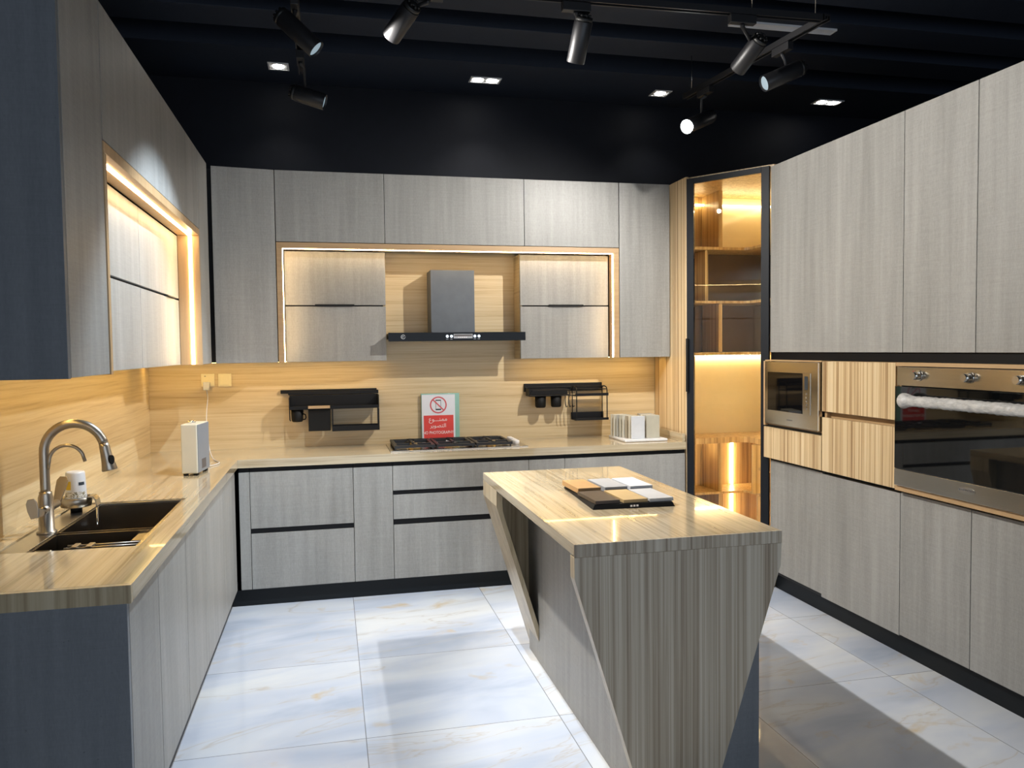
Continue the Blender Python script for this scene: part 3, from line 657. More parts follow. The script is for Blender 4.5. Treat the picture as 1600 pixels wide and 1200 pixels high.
# right rail
t = thing('utensil_rail', 'black metal rail mounted on the wall right of the hob', 'rail', (1.63, 5.49, 1.27))
box('bar', 1.345, 1.930, 5.480, 5.5025, 1.235, 1.293, 'black_metal', t, 0.002)
box('lip', 1.350, 1.690, 5.4655, 5.479, 1.262, 1.270, 'black_metal', t, 0.001)
t = thing('utensil_shelf', 'black shelf with wire guard hanging from the right rail', 'shelf', (1.52, 5.42, 1.21))
boxes('shelf', [(1.352, 1.660, 5.36, 5.464, 1.208, 1.214), (1.352, 1.358, 5.37, 5.464, 1.214, 1.262), (1.358, 1.660, 5.456, 5.464, 1.214, 1.258)], 'black_metal', t, 0.001)
bm = bmesh.new(); wire(bm, smooth([(1.358, 5.37, 1.218), (1.37, 5.362, 1.246), (1.40, 5.36, 1.250), (1.62, 5.36, 1.250), (1.645, 5.37, 1.235), (1.652, 5.38, 1.218)], 4), 0.003); obj('guard_wire', bm, 'black_metal', t)
holder_cup(1.445, 1.205, 1.125, 'left black cup hanging under the right shelf')
holder_cup(1.560, 1.205, 1.127, 'right black cup hanging under the right shelf')
for k in range(3):
    xx = 1.618+0.026*k
    bm = bmesh.new(); wire(bm, [(xx, 5.375, 1.207), (xx, 5.375, 1.150), (xx+0.004, 5.365, 1.128), (xx+0.012, 5.358, 1.135)], 0.0035)
    t = obj('utensil_hook', bm, 'black_metal'); tag(t, '%s of three thin black hooks between the right cups and the wire rack' % ['leftmost', 'middle', 'rightmost'][k], 'hook', 'hooks on the right rail')
t = thing('wire_rack', 'black open wire rack with tray at the right end of the right rail', 'rack', (1.81, 5.42, 1.03))
bm = bmesh.new()
for xx in (1.700, 1.928):
    wire(bm, smooth([(xx, 5.472, 1.03), (xx, 5.472, 1.20), (xx, 5.472, 1.252), (xx, 5.45, 1.268), (xx, 5.40, 1.266), (xx, 5.372, 1.25), (xx, 5.368, 1.20), (xx, 5.368, 1.03)], 5), 0.004)
wire(bm, [(1.700, 5.45, 1.268), (1.928, 5.45, 1.268)], 0.0035); wire(bm, [(1.700, 5.372, 1.250), (1.928, 5.372, 1.250)], 0.0035)
obj('wire_frame', bm, 'black_metal', t)
boxes('shelf', [(1.690, 1.938, 5.362, 5.464, 1.202, 1.208), (1.690, 1.938, 5.362, 5.367, 1.208, 1.222)], 'black_metal', t, 0.001)
boxes('tray', [(1.690, 1.938, 5.362, 5.478, 1.028, 1.033), (1.690, 1.938, 5.362, 5.367, 1.033, 1.045), (1.690, 1.938, 5.473, 5.478, 1.033, 1.080)], 'black_metal', t, 0.001)

# ---- tray with sample boards
bm = bmesh.new(); bx(bm, 1.935, 2.245, 5.03, 5.36, 0.9005, 0.918)
t = obj('tray', bm, 'white_plastic', None, 0.006, 3); tag(t, 'white tray carrying upright sample boards at the right end of the worktop', 'tray')
k = 0
ORD = ['first', 'second', 'third', 'fourth', 'fifth', 'sixth', 'seventh']
def board(x, y, m, lab, grp, rot=0.0, wdt=0.098, hgt=0.155):
    bm = bmesh.new(); bx(bm, -wdt/2, wdt/2, -0.004, 0.004, 0, hgt)
    bmesh.ops.transform(bm, matrix=Matrix.Translation((x, y, 0.9185)) @ Matrix.Rotation(rot, 4, 'Z'), verts=bm.verts)
    o = obj('sample_board', bm, m, None, 0.0015); tag(o, lab, 'sample board', grp)
board(2.045, 5.075, 'board_0', 'white upright sample board at the front left of the white tray', None)
for k in range(7):
    board(2.035-0.010*k, 5.100+0.032*k, 'board_%d' % [2, 3, 4, 1, 5, 4, 2][k], '%s upright sample board behind the white front board of the left row' % ORD[k], 'left row of sample boards')
board(2.158, 5.085, 'board_1', 'beige upright sample board at the front right of the white tray', None)
for k in range(6):
    board(2.163+0.002*k, 5.112+0.034*k, 'board_%d' % [5, 1, 2, 4, 5, 3][k], '%s upright sample board behind the beige front board of the right row' % ORD[k], 'right row of sample boards')

# ------------------------------------------------------------------ island
t = thing('kitchen_island', 'kitchen island with glossy oak top and tapered angular ends', 'island', (1.14, 3.24, 0))
IX0, IX1, IY0, IY1 = 0.764, 1.520, 2.451, 4.037
obj('top', (lambda bm: (bx(bm, IX0, IX1, IY0+0.0085, IY1, 0.862, 0.90), bm)[1])(bmesh.new()), 'oak_top_y', t, 0.0006)
box('edge_band', IX0, IX1, IY0, IY0+0.008, 0.857, 0.90, 'zebrano_shaded', t, 0.0006)
box('body', 0.970, 1.462, IY0+0.0515, 3.90, 0.0, 0.8615, 'laminate_grey', t, 0.001)
box('front_liner', 0.972, 1.460, IY0+0.0465, IY0+0.0510, 0.0, 0.8615, 'laminate_slate', t)
def trap(y0, y1, ztop, mat, name='end_panel', edge=None):
    bm = bmesh.new(); prism(bm, [(IX0, ztop), (IX0, 0.785), (1.000, 0.0), (1.266, 0.0), (IX1-0.003, 0.782), (IX1, ztop)], 'y', y0, y1)
    bmesh.ops.recalc_face_normals(bm, faces=bm.faces)
    for f in bm.faces:
        if abs(f.normal.y) < 0.5: f.material_index = 1
    return obj(name, bm, [mat, edge], t, 0.0008)
trap(IY0+0.0005, IY0+0.046, 0.8565, 'zebrano_shaded', edge='oak_edge_v')
trap(3.901, IY1, 0.8615, 'oak_edge_v', edge='oak_edge_v')
# sloped side board of the far end reaches further forward
bm = bmesh.new(); prism(bm, [(IX0, 0.8615), (IX0, 0.785), (0.9685, 0.104), (0.9685, 0.180), (0.795, 0.760), (0.795, 0.8615)], 'y', 3.70, 3.9005)
obj('slanted_board', bm, 'oak_edge_v', t, 0.0008)

# sample case on the island
t = thing('sample_case', 'black tray of colour swatches lying on the island top', 'sample case', (1.2, 3.2, 0.9))
bm = bmesh.new()
vs0 = [(1.003, 2.966), (1.345, 2.945), (1.405, 3.44), (1.035, 3.475)]
A = [bm.verts.new((x, y, 0.9005)) for x, y in vs0]; cxm = sum(v[0] for v in vs0)/4; cym = sum(v[1] for v in vs0)/4
B = [bm.verts.new((cxm+(x-cxm)*0.95, cym+(y-cym)*0.965, 0.918)) for x, y in vs0]
for i in range(4): bm.faces.new((A[i], A[(i+1) % 4], B[(i+1) % 4], B[i]))
bm.faces.new(A[::-1]); bm.faces.new(B); co = obj('case', bm, 'black_matte', t)
bm = bmesh.new()
for k in range(3): bx(bm, 1.158+0.013*k, 1.166+0.013*k, 2.9555, 2.958, 0.906, 0.913)
obj('emblem', bm, 'print_white', co)
grid = [(1.075, 3.34, 0), (1.195, 3.335, 1), (1.31, 3.33, 2), (1.068, 3.09, 3), (1.185, 3.085, 4), (1.295, 3.08, 5)]
nm = ['amber oak swatch tile at the back left of the black case', 'light grey swatch tile at the back middle of the black case', 'white swatch tile at the back right of the black case',
      'dark brown swatch tile at the front left of the black case', 'honey oak swatch tile at the front middle of the black case', 'pale grey swatch tile at the front right of the black case']
for (x, y, i) in grid:
    bm = bmesh.new(); dz = 0.012 if i < 3 else 0.004
    bx(bm, -0.052, 0.052, -0.112, 0.112, 0.9185+dz*0, 0.9185+0.010+dz); bmesh.ops.transform(bm, matrix=Matrix.Translation((x, y, 0)) @ Matrix.Rotation(0.02, 4, 'Z'), verts=bm.verts)
    o = obj('swatch', bm, 'swatch_%d' % i, None, 0.001); tag(o, nm[i], 'swatch')

# ------------------------------------------------------------------ right tall unit
XR, XM, XD = 2.703, 2.667, 3.30
SRC = [4.499, 3.315, 2.870, 2.43, 2.0]
ulab = ['wide grey overhead cabinet above the microwave column', 'grey overhead cabinet above the left half of the oven', 'grey overhead cabinet at the right edge above the oven', 'grey overhead cabinet nearest the camera on the right wall']
for i in range(4):
    t = thing('overhead_cabinet', ulab[i], 'cabinet', (3.0, (SRC[i]+SRC[i+1])/2, 1.5))
    box('body', XR+0.02, XD, SRC[i+1]+0.002, SRC[i]-0.002, 1.508, 2.659, 'carcass_dark', t)
    front_x('door', SRC[i+1], SRC[i], 1.502, 2.662, XR, t, -1)
t = box('handle_recess', XR+0.014, XD, 2.0, 4.496, 1.4575, 1.5015, 'black_channel'); tag(t, 'long black recess between the overhead cabinets and the wooden middle row', 'recess')
t = box('handle_recess', XR+0.014, XD, 2.0, 4.496, 0.8235, 0.8365, 'black_channel'); tag(t, 'long black recess between the wooden middle row and the lower right doors', 'recess')
# microwave column
t = thing('appliance_housing', 'striped wood housing around and under the microwave', 'cabinet', (2.98, 4.2, 0.84))
Y0, Y1 = 3.909, 4.515
boxes('body', [(XM+0.02, XD, Y0+0.002, 4.495, 0.838, 1.05)], 'carcass_dark', t)
boxes('frame', [(XM, XD-0.002, Y0, 4.497, 1.4495, 1.457), (XM, XM+0.018, 4.495, Y1, 1.045, 1.449), (XM+0.02, XD-0.002, Y0, Y1-0.02, 1.0505, 1.056)], 'oak_frame_h', t)
front_x('drawer', Y0, Y1, 0.840, 1.038, XM, t, -1, 'zebrano')
t = thing('microwave', 'built-in steel microwave with black window at the left of the wooden row', 'microwave', (2.9, 4.2, 1.06))
box('body', XM+0.012, XD-0.01, 3.925, 4.485, 1.063, 1.440, 'carcass_dark', t)
fr_ = box('front_frame', XM-0.018, XM+0.010, 3.914, 4.470, 1.062, 1.447, 'steel_warm', t, 0.002)
boxes('frame_side', [(XM-0.012, XM+0.010, 4.471, 4.494, 1.060, 1.449)], 'oak_frame_h', t)
dr = box('door', XM-0.021, XM-0.0185, 4.062, 4.433, 1.148, 1.383, 'microwave_glass', t, 0.001)
cp = box('control_panel', XM-0.021, XM-0.0185, 3.984, 4.059, 1.146, 1.384, 'steel_warm', t, 0.001)
box('display', XM-0.0216, XM-0.0211, 4.008, 4.040, 1.290, 1.366, 'print_black', cp)
for k in range(5):
    bm = bmesh.new(); cyl(bm, (XM-0.0235, 4.024, 1.182+0.021*k), (XM-0.0212, 4.024, 1.182+0.021*k), 0.0055, n=12); obj('button', bm, 'chrome', cp)
boxes('badge', [(XM-0.0186, XM-0.0181, 4.168+0.010*k, 4.175+0.010*k, 1.098, 1.104) for k in range(6)], 'mark_dark', fr_)
# wooden drawers between microwave and oven
t = thing('drawer_unit', 'striped wood unit with two fronts between microwave and oven', 'cabinet', (2.98, 3.61, 0.84))
box('body', XM+0.045, XD, 3.318, 3.904, 0.838, 1.455, 'oak_frame_h', t)
boxes('side_panel', [(XM+0.019, XM+0.0445, 3.885, 3.9045, 0.838, 1.455)], 'oak_frame', t)
front_x('drawer', 3.315, 3.906, 0.840, 1.144, XM, t, -1, 'zebrano')
front_x('drawer', 3.315, 3.906, 1.174, 1.456, XM, t, -1, 'zebrano')
# oven
t = thing('appliance_housing', 'pale wood surround framing the built-in oven', 'cabinet', (2.98, 2.87, 0.84))
boxes('frame', [(XM-0.004, XD, 2.40, 3.310, 1.4395, 1.4565), (XM-0.004, XD, 2.40, 3.310, 0.8375, 0.862), (XM+0.02, XD, 3.298, 3.312, 0.8625, 1.439)], 'oak_frame_h', t)
t = thing('oven', 'wide built-in steel oven with black glass door and wrapped handle', 'oven', (2.95, 2.85, 0.87))
box('body', XM+0.014, XD-0.01, 2.415, 3.292, 0.866, 1.436, 'carcass_dark', t)
cp = box('control_panel', XM-0.008, XM+0.012, 2.405, 3.296, 1.346, 1.436, 'steel_warm', t, 0.0015)
dr = box('door', XM-0.020, XM+0.012, 2.405, 3.296, 0.947, 1.343, 'oven_glass', t, 0.0015)
lp = box('lower_panel', XM-0.020, XM+0.012, 2.405, 3.296, 0.866, 0.9455, 'steel_warm', t, 0.0015)
for yy in (3.150, 2.850, 2.585):
    bm = bmesh.new(); cyl(bm, (XM-0.014, yy, 1.397), (XM-0.0085, yy, 1.397), 0.0245); kb = obj('knob', bm, 'chrome', cp)
    bm = bmesh.new(); cyl(bm, (XM-0.046, yy, 1.397), (XM-0.0145, yy, 1.397), 0.017, 0.020); obj('knob_grip', bm, 'steel', kb)
boxes('printed_marks', [(XM-0.0085, XM-0.0081, 3.186, 3.190, 1.414, 1.418), (XM-0.0085, XM-0.0081, 3.175, 3.178, 1.420, 1.423)], 'red_print', cp)
bm = bmesh.new(); pts = []; rs = []
for i in range(60):
    yy = 3.205 - 0.77*i/59; pts.append((XM-0.062 + 0.002*math.sin(i*1.7), yy, 1.281+0.0015*math.sin(i*2.3)))
    rs.append(0.0250 + 0.0010*math.sin(i*0.6)+0.0010*random.random() + 0.010*math.exp(-((i-2.0)/2.2)**2) - (0.016 if i in (0, 59) else 0))
tube(bm, pts, rs, 18); hd = obj('handle', bm, 'plastic_wrap', t, label='handle wrapped in clear crinkled plastic')
boxes('handle_mount', [(XM-0.060, XM-0.0205, 3.165, 3.19, 1.268, 1.296), (XM-0.060, XM-0.0205, 2.46, 2.485, 1.262, 1.292)], 'steel', hd, 0.002)
bm = bmesh.new(); n = 24
prism(bm, [(2.848+0.046*math.cos(2*PI*i/n), 0.912+0.016*math.sin(2*PI*i/n)) for i in range(n)], 'x', XM-0.0214, XM-0.0202); bd = obj('badge', bm, 'steel', lp)
boxes('lettering', [(XM-0.0220, XM-0.0215, 2.808+0.0105*k, 2.808+0.0105*k+(0.007 if k % 3 else 0.005), 0.9105-(0.001*k % 0.002), 0.9175) for k in range(8)], 'mark_dark', bd)
# near oven continuation housing column
t = thing('drawer_unit', 'striped wood middle unit nearest the camera on the right wall', 'cabinet', (2.98, 2.2, 0.84))
box('body', XM+0.02, XD, 2.002, 2.396, 0.838, 1.455, 'carcass_dark', t); front_x('drawer', 2.0, 2.397, 0.840, 1.456, XM, t, -1, 'zebrano')
# lower doors
LY = [4.499, 3.955, 3.320, 2.879, 2.43, 2.0]
llab = ['lower right grey door beside the glass pantry', 'lower right grey door under the wooden two-front unit', 'lower right grey door under the left half of the oven', 'lower right grey door under the right half of the oven', 'lower right grey door nearest the camera']
for i in range(5):
    t = thing('base_cabinet', llab[i].replace('grey door', 'grey base cabinet'), 'cabinet', (3.0, (LY[i]+LY[i+1])/2, 0.1))
    box('body', XR+0.022, XD, LY[i+1]+0.002, LY[i]-0.002, 0.1, 0.822, 'carcass_dark', t)
    if i == 0: box('door', XR+0.0035, XR+0.0215, LY[1]-0.0008, LY[0]-G, 0.124, 0.8215, 'laminate_grey', t, 0.0012)
    else: front_x('door', LY[i+1], LY[i], 0.113 if i > 1 else 0.107, 0.822 if i > 1 else 0.8185, XR, t, -1)
t = box('plinth', XR+0.045, XR+0.063, 2.0, 4.497, 0.0, 0.098, 'plinth_black'); tag(t, 'black toe kick board under the right wall cabinets', 'toe kick')
t = box('end_panel', XR, XD, 1.975, 1.998, 0.0, 2.662, 'laminate_grey', None, 0.001); tag(t, 'tall grey end panel closing the right wall unit', 'panel')

# ------------------------------------------------------------------ corner pantry with glass door
DA = Vector((2.372, 4.975, 0)); DB = Vector((2.712, 4.515, 0))
t = thing('corner_pantry', 'lit amber wood corner pantry with shelves behind a glass door', 'pantry', (2.8, 5.1, 0))
PZ0, PZ1 = 0.10, 2.655
box('side_panel', 2.351, 2.371, 4.965, 5.500, 0.0, 2.683, 'zebrano', t, 0.001)
box('back_panel', 2.3715, 3.299, 5.480, 5.500, PZ0, PZ1, 'cream_gloss', t)
box('side_panel', 3.279, 3.299, 4.503, 5.4795, PZ0, PZ1, 'cream_gloss', t)
box('side_panel', 2.74, 3.2785, 4.503, 4.520, PZ0, PZ1, 'amber_wood', t)
box('filler', 2.7165, 2.7395, 4.5005, 4.512, 0.0, 2.66, 'door_frame_black', t)  # added strip that blocks pantry light leaking past the door frame
foot = [(2.3725, 4.99), (2.74, 4.5205), (3.278, 4.5205), (3.278, 5.479), (2.3725, 5.479)]
bm = bmesh.new(); prism(bm, foot, 'z', 0.0, PZ0-0.001); obj('bottom', bm, 'amber_wood', t)
bm = bmesh.new(); prism(bm, foot, 'z', PZ1+0.001, 2.683); obj('top', bm, 'amber_wood', t)
def lshelf(name, z0, z1, dpt=0.28, mat='amber_wood'):
    bm = bmesh.new(); yf = 5.479-dpt; xf = 3.278-0.335
    prism(bm, [(2.3725, yf), (xf-0.03, yf), (xf, yf-0.03), (xf, 4.5215), (3.2775, 4.5215), (3.2775, 5.4785), (2.3725, 5.4785)], 'z', z0, z1); return obj(name, bm, mat, t, 0.001)
lshelf('shelf', 2.232, 2.252); lshelf('shelf', 1.852, 1.870); lshelf('shelf', 1.480, 1.502); lshelf('worktop', 0.846, 0.888); lshelf('shelf', 0.478, 0.494, 0.279)
def pbox(name, *b, mat='amber_wood', bev=0.001): return box(name, *b, mat, t, bev)
pbox('divider', 2.513, 2.533, 5.215, 5.4785, 2.253, PZ1-0.001); pbox('divider', 2.722, 2.752, 5.215, 5.4785, 2.253, PZ1-0.001)
pbox('divider', 2.513, 2.530, 5.215, 5.4785, 1.503, 1.851); pbox('divider', 2.722, 2.750, 5.215, 5.4785, 1.503, 1.851)
pbox('divider', 2.618, 2.640, 5.215, 5.4785, 1.871, 2.231)
pbox('divider', 2.513, 2.533, 5.215, 5.4785, 0.495, 0.845); pbox('divider', 2.722, 2.748, 5.215, 5.4785, 0.495, 0.845)
pbox('divider', 2.722, 2.748, 5.215, 5.4785, 0.101, 0.477)
pbox('divider', 2.90, 3.2775, 5.05, 5.07, 0.495, 0.845); pbox('divider', 2.94, 3.2775, 5.05, 5.07, 0.101, 0.477)
pbox('cross_shelf', 2.944, 3.2775, 4.523, 5.0495, 0.664, 0.680)
for b in ((2.534, 2.721, 5.470, 5.4785, 0.495, 0.845), (2.749, 3.2775, 5.470, 5.4785, 0.495, 0.845), (2.3725, 2.512, 5.470, 5.4785, 0.495, 0.845), (2.749, 3.2775, 5.470, 5.4785, 0.101, 0.477)): pbox('back_liner', *b, bev=0)
for b in ((2.534, 2.721, 5.470, 5.4785, 2.253, PZ1-0.001),): pbox('back_liner', *b, bev=0)
for b in ((2.641, 3.2775, 5.470, 5.4785, 1.871, 2.231), (2.531, 2.721, 5.470, 5.4785, 1.503, 1.851), (2.751, 3.2775, 5.470, 5.4785, 1.503, 1.851)): pbox('back_liner', *b, mat='brown_glass', bev=0)
pbox('back_liner', 3.270, 3.2785, 4.53, 5.469, 1.871, 2.231, mat='brown_glass', bev=0); pbox('back_liner', 3.270, 3.2785, 4.53, 5.469, 1.503, 1.851, mat='brown_glass', bev=0)
pbox('led_strip', 2.535, 2.720, 5.440, 5.452, 2.585, 2.597, mat='led_pantry_top', bev=0)
pbox('led_strip', 2.753, 3.262, 5.440, 5.452, 2.585, 2.597, mat='led_pantry_top', bev=0)
pbox('led_strip', 3.258, 3.268, 4.56, 5.438, 2.585, 2.597, mat='led_pantry_top', bev=0)
pbox('led_strip', 2.955, 2.967, 5.4585, 5.4695, 0.50, 0.842, mat='led_pantry', bev=0)
pbox('led_strip', 2.955, 2.967, 5.4585, 5.4695, 0.103, 0.475, mat='led_pantry', bev=0)
pbox('led_strip', 2.39, 3.25, 5.455, 5.463, 1.473, 1.4795, mat='led_pantry', bev=0)
pbox('led_strip', 2.58, 2.68, 5.30, 5.308, 0.839, 0.8455, mat='led_pantry', bev=0)
pbox('led_strip', 2.376, 2.384, 5.24, 5.46, 2.560, 2.568, mat='led_pantry_top', bev=0)
pbox('led_strip', 2.775, 2.789, 4.5210, 4.5260, 0.15, 2.20, mat='led_pantry', bev=0)  # unseen strip added behind the door frame to brighten the pantry interior
# door
t2 = None
L_ = (DB-DA).length; dx_ = (DB-DA).normalized(); nn = Vector((dx_.y, -dx_.x, 0))  # towards the room
if nn.y > 0: nn = -nn
RM = Matrix(((dx_.x, nn.x, 0, DA.x), (dx_.y, nn.y, 0, DA.y), (0, 0, 1, 0), (0, 0, 0, 1)))
def dbox(name, u0, u1, n0, n1, z0, z1, mat, par, bev=0.001):
    bm = bmesh.new()
    for (a0, a1, c0, c1, e0, e1) in (zip(u0, u1, n0, n1, z0, z1) if isinstance(u0, tuple) else [(u0, u1, n0, n1, z0, z1)]): bx(bm, a0, a1, c0, c1, e0, e1)
    bmesh.ops.transform(bm, matrix=RM, verts=bm.verts); return obj(name, bm, mat, par, bev)
fw_ = 0.050
frd = dbox('door', (0, L_-0.052, fw_, fw_), (fw_, L_, L_-0.0525, L_-0.0525), (0, 0, 0, 0), (0.022,)*4, (0.012, 0.012, 2.632, 0.012), (2.668, 2.668, 2.668, 0.062), 'door_frame_black', t)
dbox('pane', fw_+0.0005, L_-0.0530, 0.009, 0.013, 0.0625, 2.6315, 'clear_glass', frd, 0)
dbox('handle', 0.004, 0.018, 0.023, 0.045, 1.24, 1.60, 'black_matte', frd, 0.002)

# ------------------------------------------------------------------ ceiling downlights
def downlight(xc, yc, wx, wy, lamps, lab):
    t = thing('ceiling_downlight', lab, 'ceiling light', (xc, yc, ZC-0.004), 'square recessed downlights')
    z0, z1 = ZC-0.006, ZC-0.0003; b = 0.012
    fo = boxes('frame', [(xc-wx/2, xc+wx/2, yc-wy/2, yc-wy/2+b, z0, z1), (xc-wx/2, xc+wx/2, yc+wy/2-b, yc+wy/2, z0, z1), (xc-wx/2, xc-wx/2+b, yc-wy/2+b, yc+wy/2-b, z0, z1), (xc+wx/2-b, xc+wx/2, yc-wy/2+b, yc+wy/2-b, z0, z1)], 'white_plastic', t)
    boxes('reflector', [(xc-wx/2+b, xc+wx/2-b, yc-wy/2+b, yc+wy/2-b, z1-0.002, z1)], 'white_plastic', t)
    for k in range(lamps):
        xx = xc + (k-(lamps-1)/2)*0.095
        bm = bmesh.new(); cyl(bm, (xx, yc, z0+0.0005), (xx, yc, z1-0.0022), 0.036, n=20); obj('lamp', bm, 'downlight_white', t)
    spot('downlight_beam', (xc, yc, z0-0.01), (0, 0.04, -1), 9*lamps, 95, 0.8, (1.0, 0.95, 0.86), 0.03, t)
downlight(-0.277, 5.205, 0.125, 0.125, 1, 'single square downlight above the left end of the back cabinets')
downlight(1.035, 5.210, 0.205, 0.110, 2, 'double downlight above the range hood')
downlight(2.292, 5.245, 0.125, 0.125, 1, 'single square downlight above the glass pantry side')
downlight(3.588, 5.205, 0.205, 0.110, 2, 'double downlight farthest right above the tall unit')
t = thing('linear_light', 'unlit pale linear light strip set in the black ceiling beam', 'ceiling light', (2.55, 4.04, ZC-0.01))
boxes('housing', [(2.18, 2.82, 4.005, 4.012, ZC-0.012, ZC-0.0003), (2.18, 2.82, 4.063, 4.070, ZC-0.012, ZC-0.0003), (2.18, 2.187, 4.012, 4.063, ZC-0.012, ZC-0.0003), (2.813, 2.82, 4.012, 4.063, ZC-0.012, ZC-0.0003)], 'white_plastic', t)
box('diffuser', 2.1875, 2.8125, 4.0125, 4.0625, ZC-0.009, ZC-0.0003, 'diffuser_grey', t)

# ------------------------------------------------------------------ tracks and spotlights
def bpz(u, v, y=None, z=None):
    d = _f + (u-800)/CF*_r2 - (v-600)/CF*_u2
    k = (y/d.y) if y is not None else ((z-CH)/d.z)
    return Vector((0, 0, CH)) + d*k
ZTR = 3.08
cor = Vector((2.325, 3.40, ZTR)); far = Vector((2.185, 4.62, ZTR)); lft = -0.12
t = thing('light_track', 'black suspended three-sided track frame that carries the spotlights', 'light track', (1.0, 3.44, ZTR))
def track(pts):
    a_, b_ = Vector(pts[0]), Vector(pts[1]); d = (b_-a_).normalized(); s = Vector((-d.y, d.x, 0))
    bm = bmesh.new()
    for o0, o1, z0, z1 in ((-0.018, 0.018, 0.020, 0.030), (-0.018, -0.011, 0.0, 0.020), (0.011, 0.018, 0.0, 0.020), (-0.004, 0.004, 0.006, 0.020)):
        vs = []
        for z in (z0, z1):
            for p_, o_ in ((a_, o0), (a_, o1), (b_, o1), (b_, o0)): vs.append(bm.verts.new(p_ + s*o_ + Vector((0, 0, z))))
        for f in ((0, 1, 2, 3), (4, 5, 6, 7), (0, 1, 5, 4), (1, 2, 6, 5), (2, 3, 7, 6), (3, 0, 4, 7)): bm.faces.new([vs[i] for i in f])
    obj('rail', bm, 'lamp_black', t)
track([(lft+0.02, 3.46, ZTR), (cor.x-0.02, 3.40, ZTR)])
track([tuple(cor-(far-cor).normalized()*0.02), tuple(far)])
track([(lft, 3.44, ZTR), (lft, 4.62, ZTR)])
def wire_(x, y, z1):
    bm = bmesh.new(); cyl(bm, (x, y, ZTR+0.030), (x, y, z1), 0.0022, n=6); obj('suspension_wire', bm, 'steel', t)
wire_(0.3, 3.445, ZC+0.001); wire_(1.95, 3.41, 3.749); wire_(2.31, 3.45, 3.749)
p_ = cor.lerp(far, 0.94); wire_(p_.x, p_.y, ZC-0.0005)
wire_(lft, 4.3, 3.749)

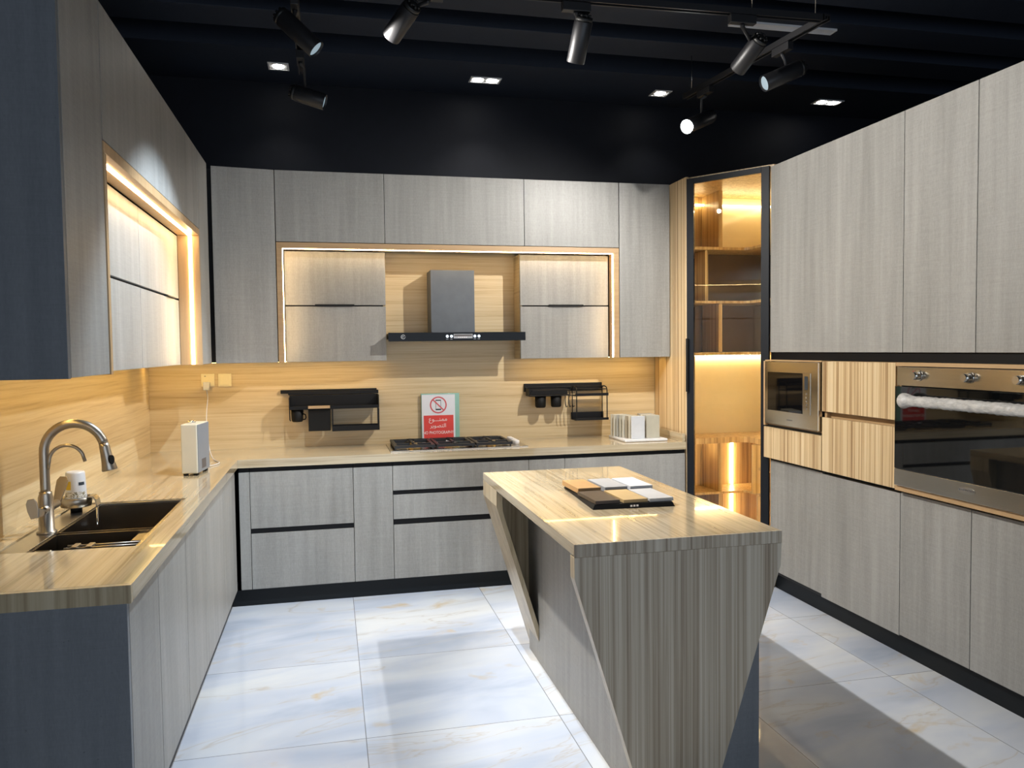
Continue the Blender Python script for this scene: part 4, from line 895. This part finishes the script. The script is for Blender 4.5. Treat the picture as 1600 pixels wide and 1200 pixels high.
def fixture(lab, back, front, anchor, en, ang, lens, rad=0.042, col=(1.0, 0.96, 0.90), aim=None, blend=0.35):
    back, front, anchor = Vector(back), Vector(front), Vector(anchor)
    t = thing('track_spotlight', lab, 'spotlight', tuple(anchor), 'track spotlights')
    d = (front-back).normalized()
    bm = bmesh.new(); tube(bm, [back+d*0.03, back+d*0.032, front-d*0.004, front], [rad*0.97, rad, rad, rad*0.97], 32, cap=False)
    tube(bm, [front, front-d*0.012, front-d*0.016], [rad*0.97, rad*0.90, 0.002], 32, cap=False)
    obj('barrel', bm, 'lamp_black', t)
    bm = bmesh.new()
    cyl(bm, back+d*0.012, back+d*0.031, rad*0.93, n=32)
    s = d.orthogonal().normalized(); u_ = d.cross(s)
    for k in range(8):
        an = 2*PI*k/8; q_ = s*math.cos(an)+u_*math.sin(an)
        cyl(bm, back+q_*rad*0.62, back+q_*rad*0.62+d*0.012, rad*0.14, n=8)
    cyl(bm, back+d*0.002, back+d*0.012, rad*0.4, n=12)
    obj('heat_sink', bm, 'fin_black', t)
    bm = bmesh.new(); cyl(bm, front-d*0.0125, front-d*0.0095, rad*0.84, n=32); obj('lens', bm, lens, t)
    mid = back.lerp(front, 0.42)
    # adapter on the track and bracket
    bm = bmesh.new(); ax = (cor-far).normalized() if abs(anchor.x-lft) > 0.3 and anchor.y > 3.5 else Vector((1, 0, 0)) if anchor.y < 3.6 and abs(anchor.x-lft) > 0.3 else Vector((0, 1, 0))
    sd = Vector((-ax.y, ax.x, 0)); vs = []
    for z in (-0.040, -0.001):
        for i_, j_ in ((-1, -1), (1, -1), (1, 1), (-1, 1)): vs.append(bm.verts.new(anchor + ax*0.065*i_ + sd*0.017*j_ + Vector((0, 0, z))))
    for f in ((0, 1, 2, 3), (4, 5, 6, 7), (0, 1, 5, 4), (1, 2, 6, 5), (2, 3, 7, 6), (3, 0, 4, 7)): bm.faces.new([vs[i] for i in f])
    ad = obj('adapter', bm, 'lamp_black', t, 0.002)
    bm = bmesh.new(); bot = anchor+Vector((0, 0, -0.0405)); top_ = mid + Vector((0, 0, rad*0.9))
    bend = Vector((top_.x, top_.y, bot.z-0.02)) if (top_-bot).length > 0.08 else (top_+bot)/2
    tube(bm, [bot, bot+Vector((0, 0, -0.008)), bend, top_ - Vector((0, 0, 0.01))], [0.012, 0.010, 0.008, 0.008], 10); obj('bracket', bm, 'lamp_black', t)
    if en: spot('spot_beam', front + d*0.004, aim if aim is not None else d, en, ang, blend, col, 0.016, t)
    return t
def fx(lab, pb, pf, yb, yf, anchor, **k):
    return fixture(lab, bpz(*pb, y=yb), bpz(*pf, y=yf), anchor, **k)
# left track pair
fx('black spotlight at the upper left pointing down to the right, nearer of the left pair', (434, 20), (495, 78), 3.66, 3.63, (lft, 3.66, ZTR), en=270, ang=100, lens='lens_off', aim=(0.80, -0.25, -0.55))
fx('black spotlight at the upper left, farther and lower of the left pair', (453, 142), (508, 160), 4.34, 4.32, (lft, 4.30, ZTR), en=60, ang=95, lens='lens_off', aim=(0.8, -0.3, -0.55))
# cross track
fx('black spotlight pointing down left from the cross track, left of the straight one', (648, 4), (611, 58), 3.46, 3.60, (0.44, 3.445, ZTR), en=190, ang=88, lens='lens_off', col=(0.74, 0.87, 1.0), aim=(-0.35, 0.05, -1))
fx('nearly vertical black spotlight in the middle of the cross track', (914, 22), (899, 98), 3.44, 3.54, (1.10, 3.435, ZTR), en=18, ang=100, lens='lens_off', aim=(0.0, 0.15, -1))
fx('black spotlight near the right end of the cross track pointing away to the back wall', (1192, 56), (1152, 109), 3.50, 3.66, (1.90, 3.41, ZTR), en=175, ang=112, lens='lens_off', aim=(-0.50, 0.72, -0.90), blend=0.75)
# right track pair
fx('black spotlight on the right track with pale lens facing left', (1256, 104), (1193, 131), 3.70, 3.72, (cor.lerp(far, 0.25).x, cor.lerp(far, 0.25).y, ZTR), en=75, ang=60, lens='lens_off', aim=(-0.85, 0.12, -0.62), blend=0.6)
fx('brightly lit spotlight at the far end of the right track facing the camera', (1112, 181), (1073, 198), 4.48, 4.33, (cor.lerp(far, 0.82).x, cor.lerp(far, 0.82).y, ZTR), en=45, ang=70, lens='lens_bright', aim=(-0.60, -0.25, -0.60))
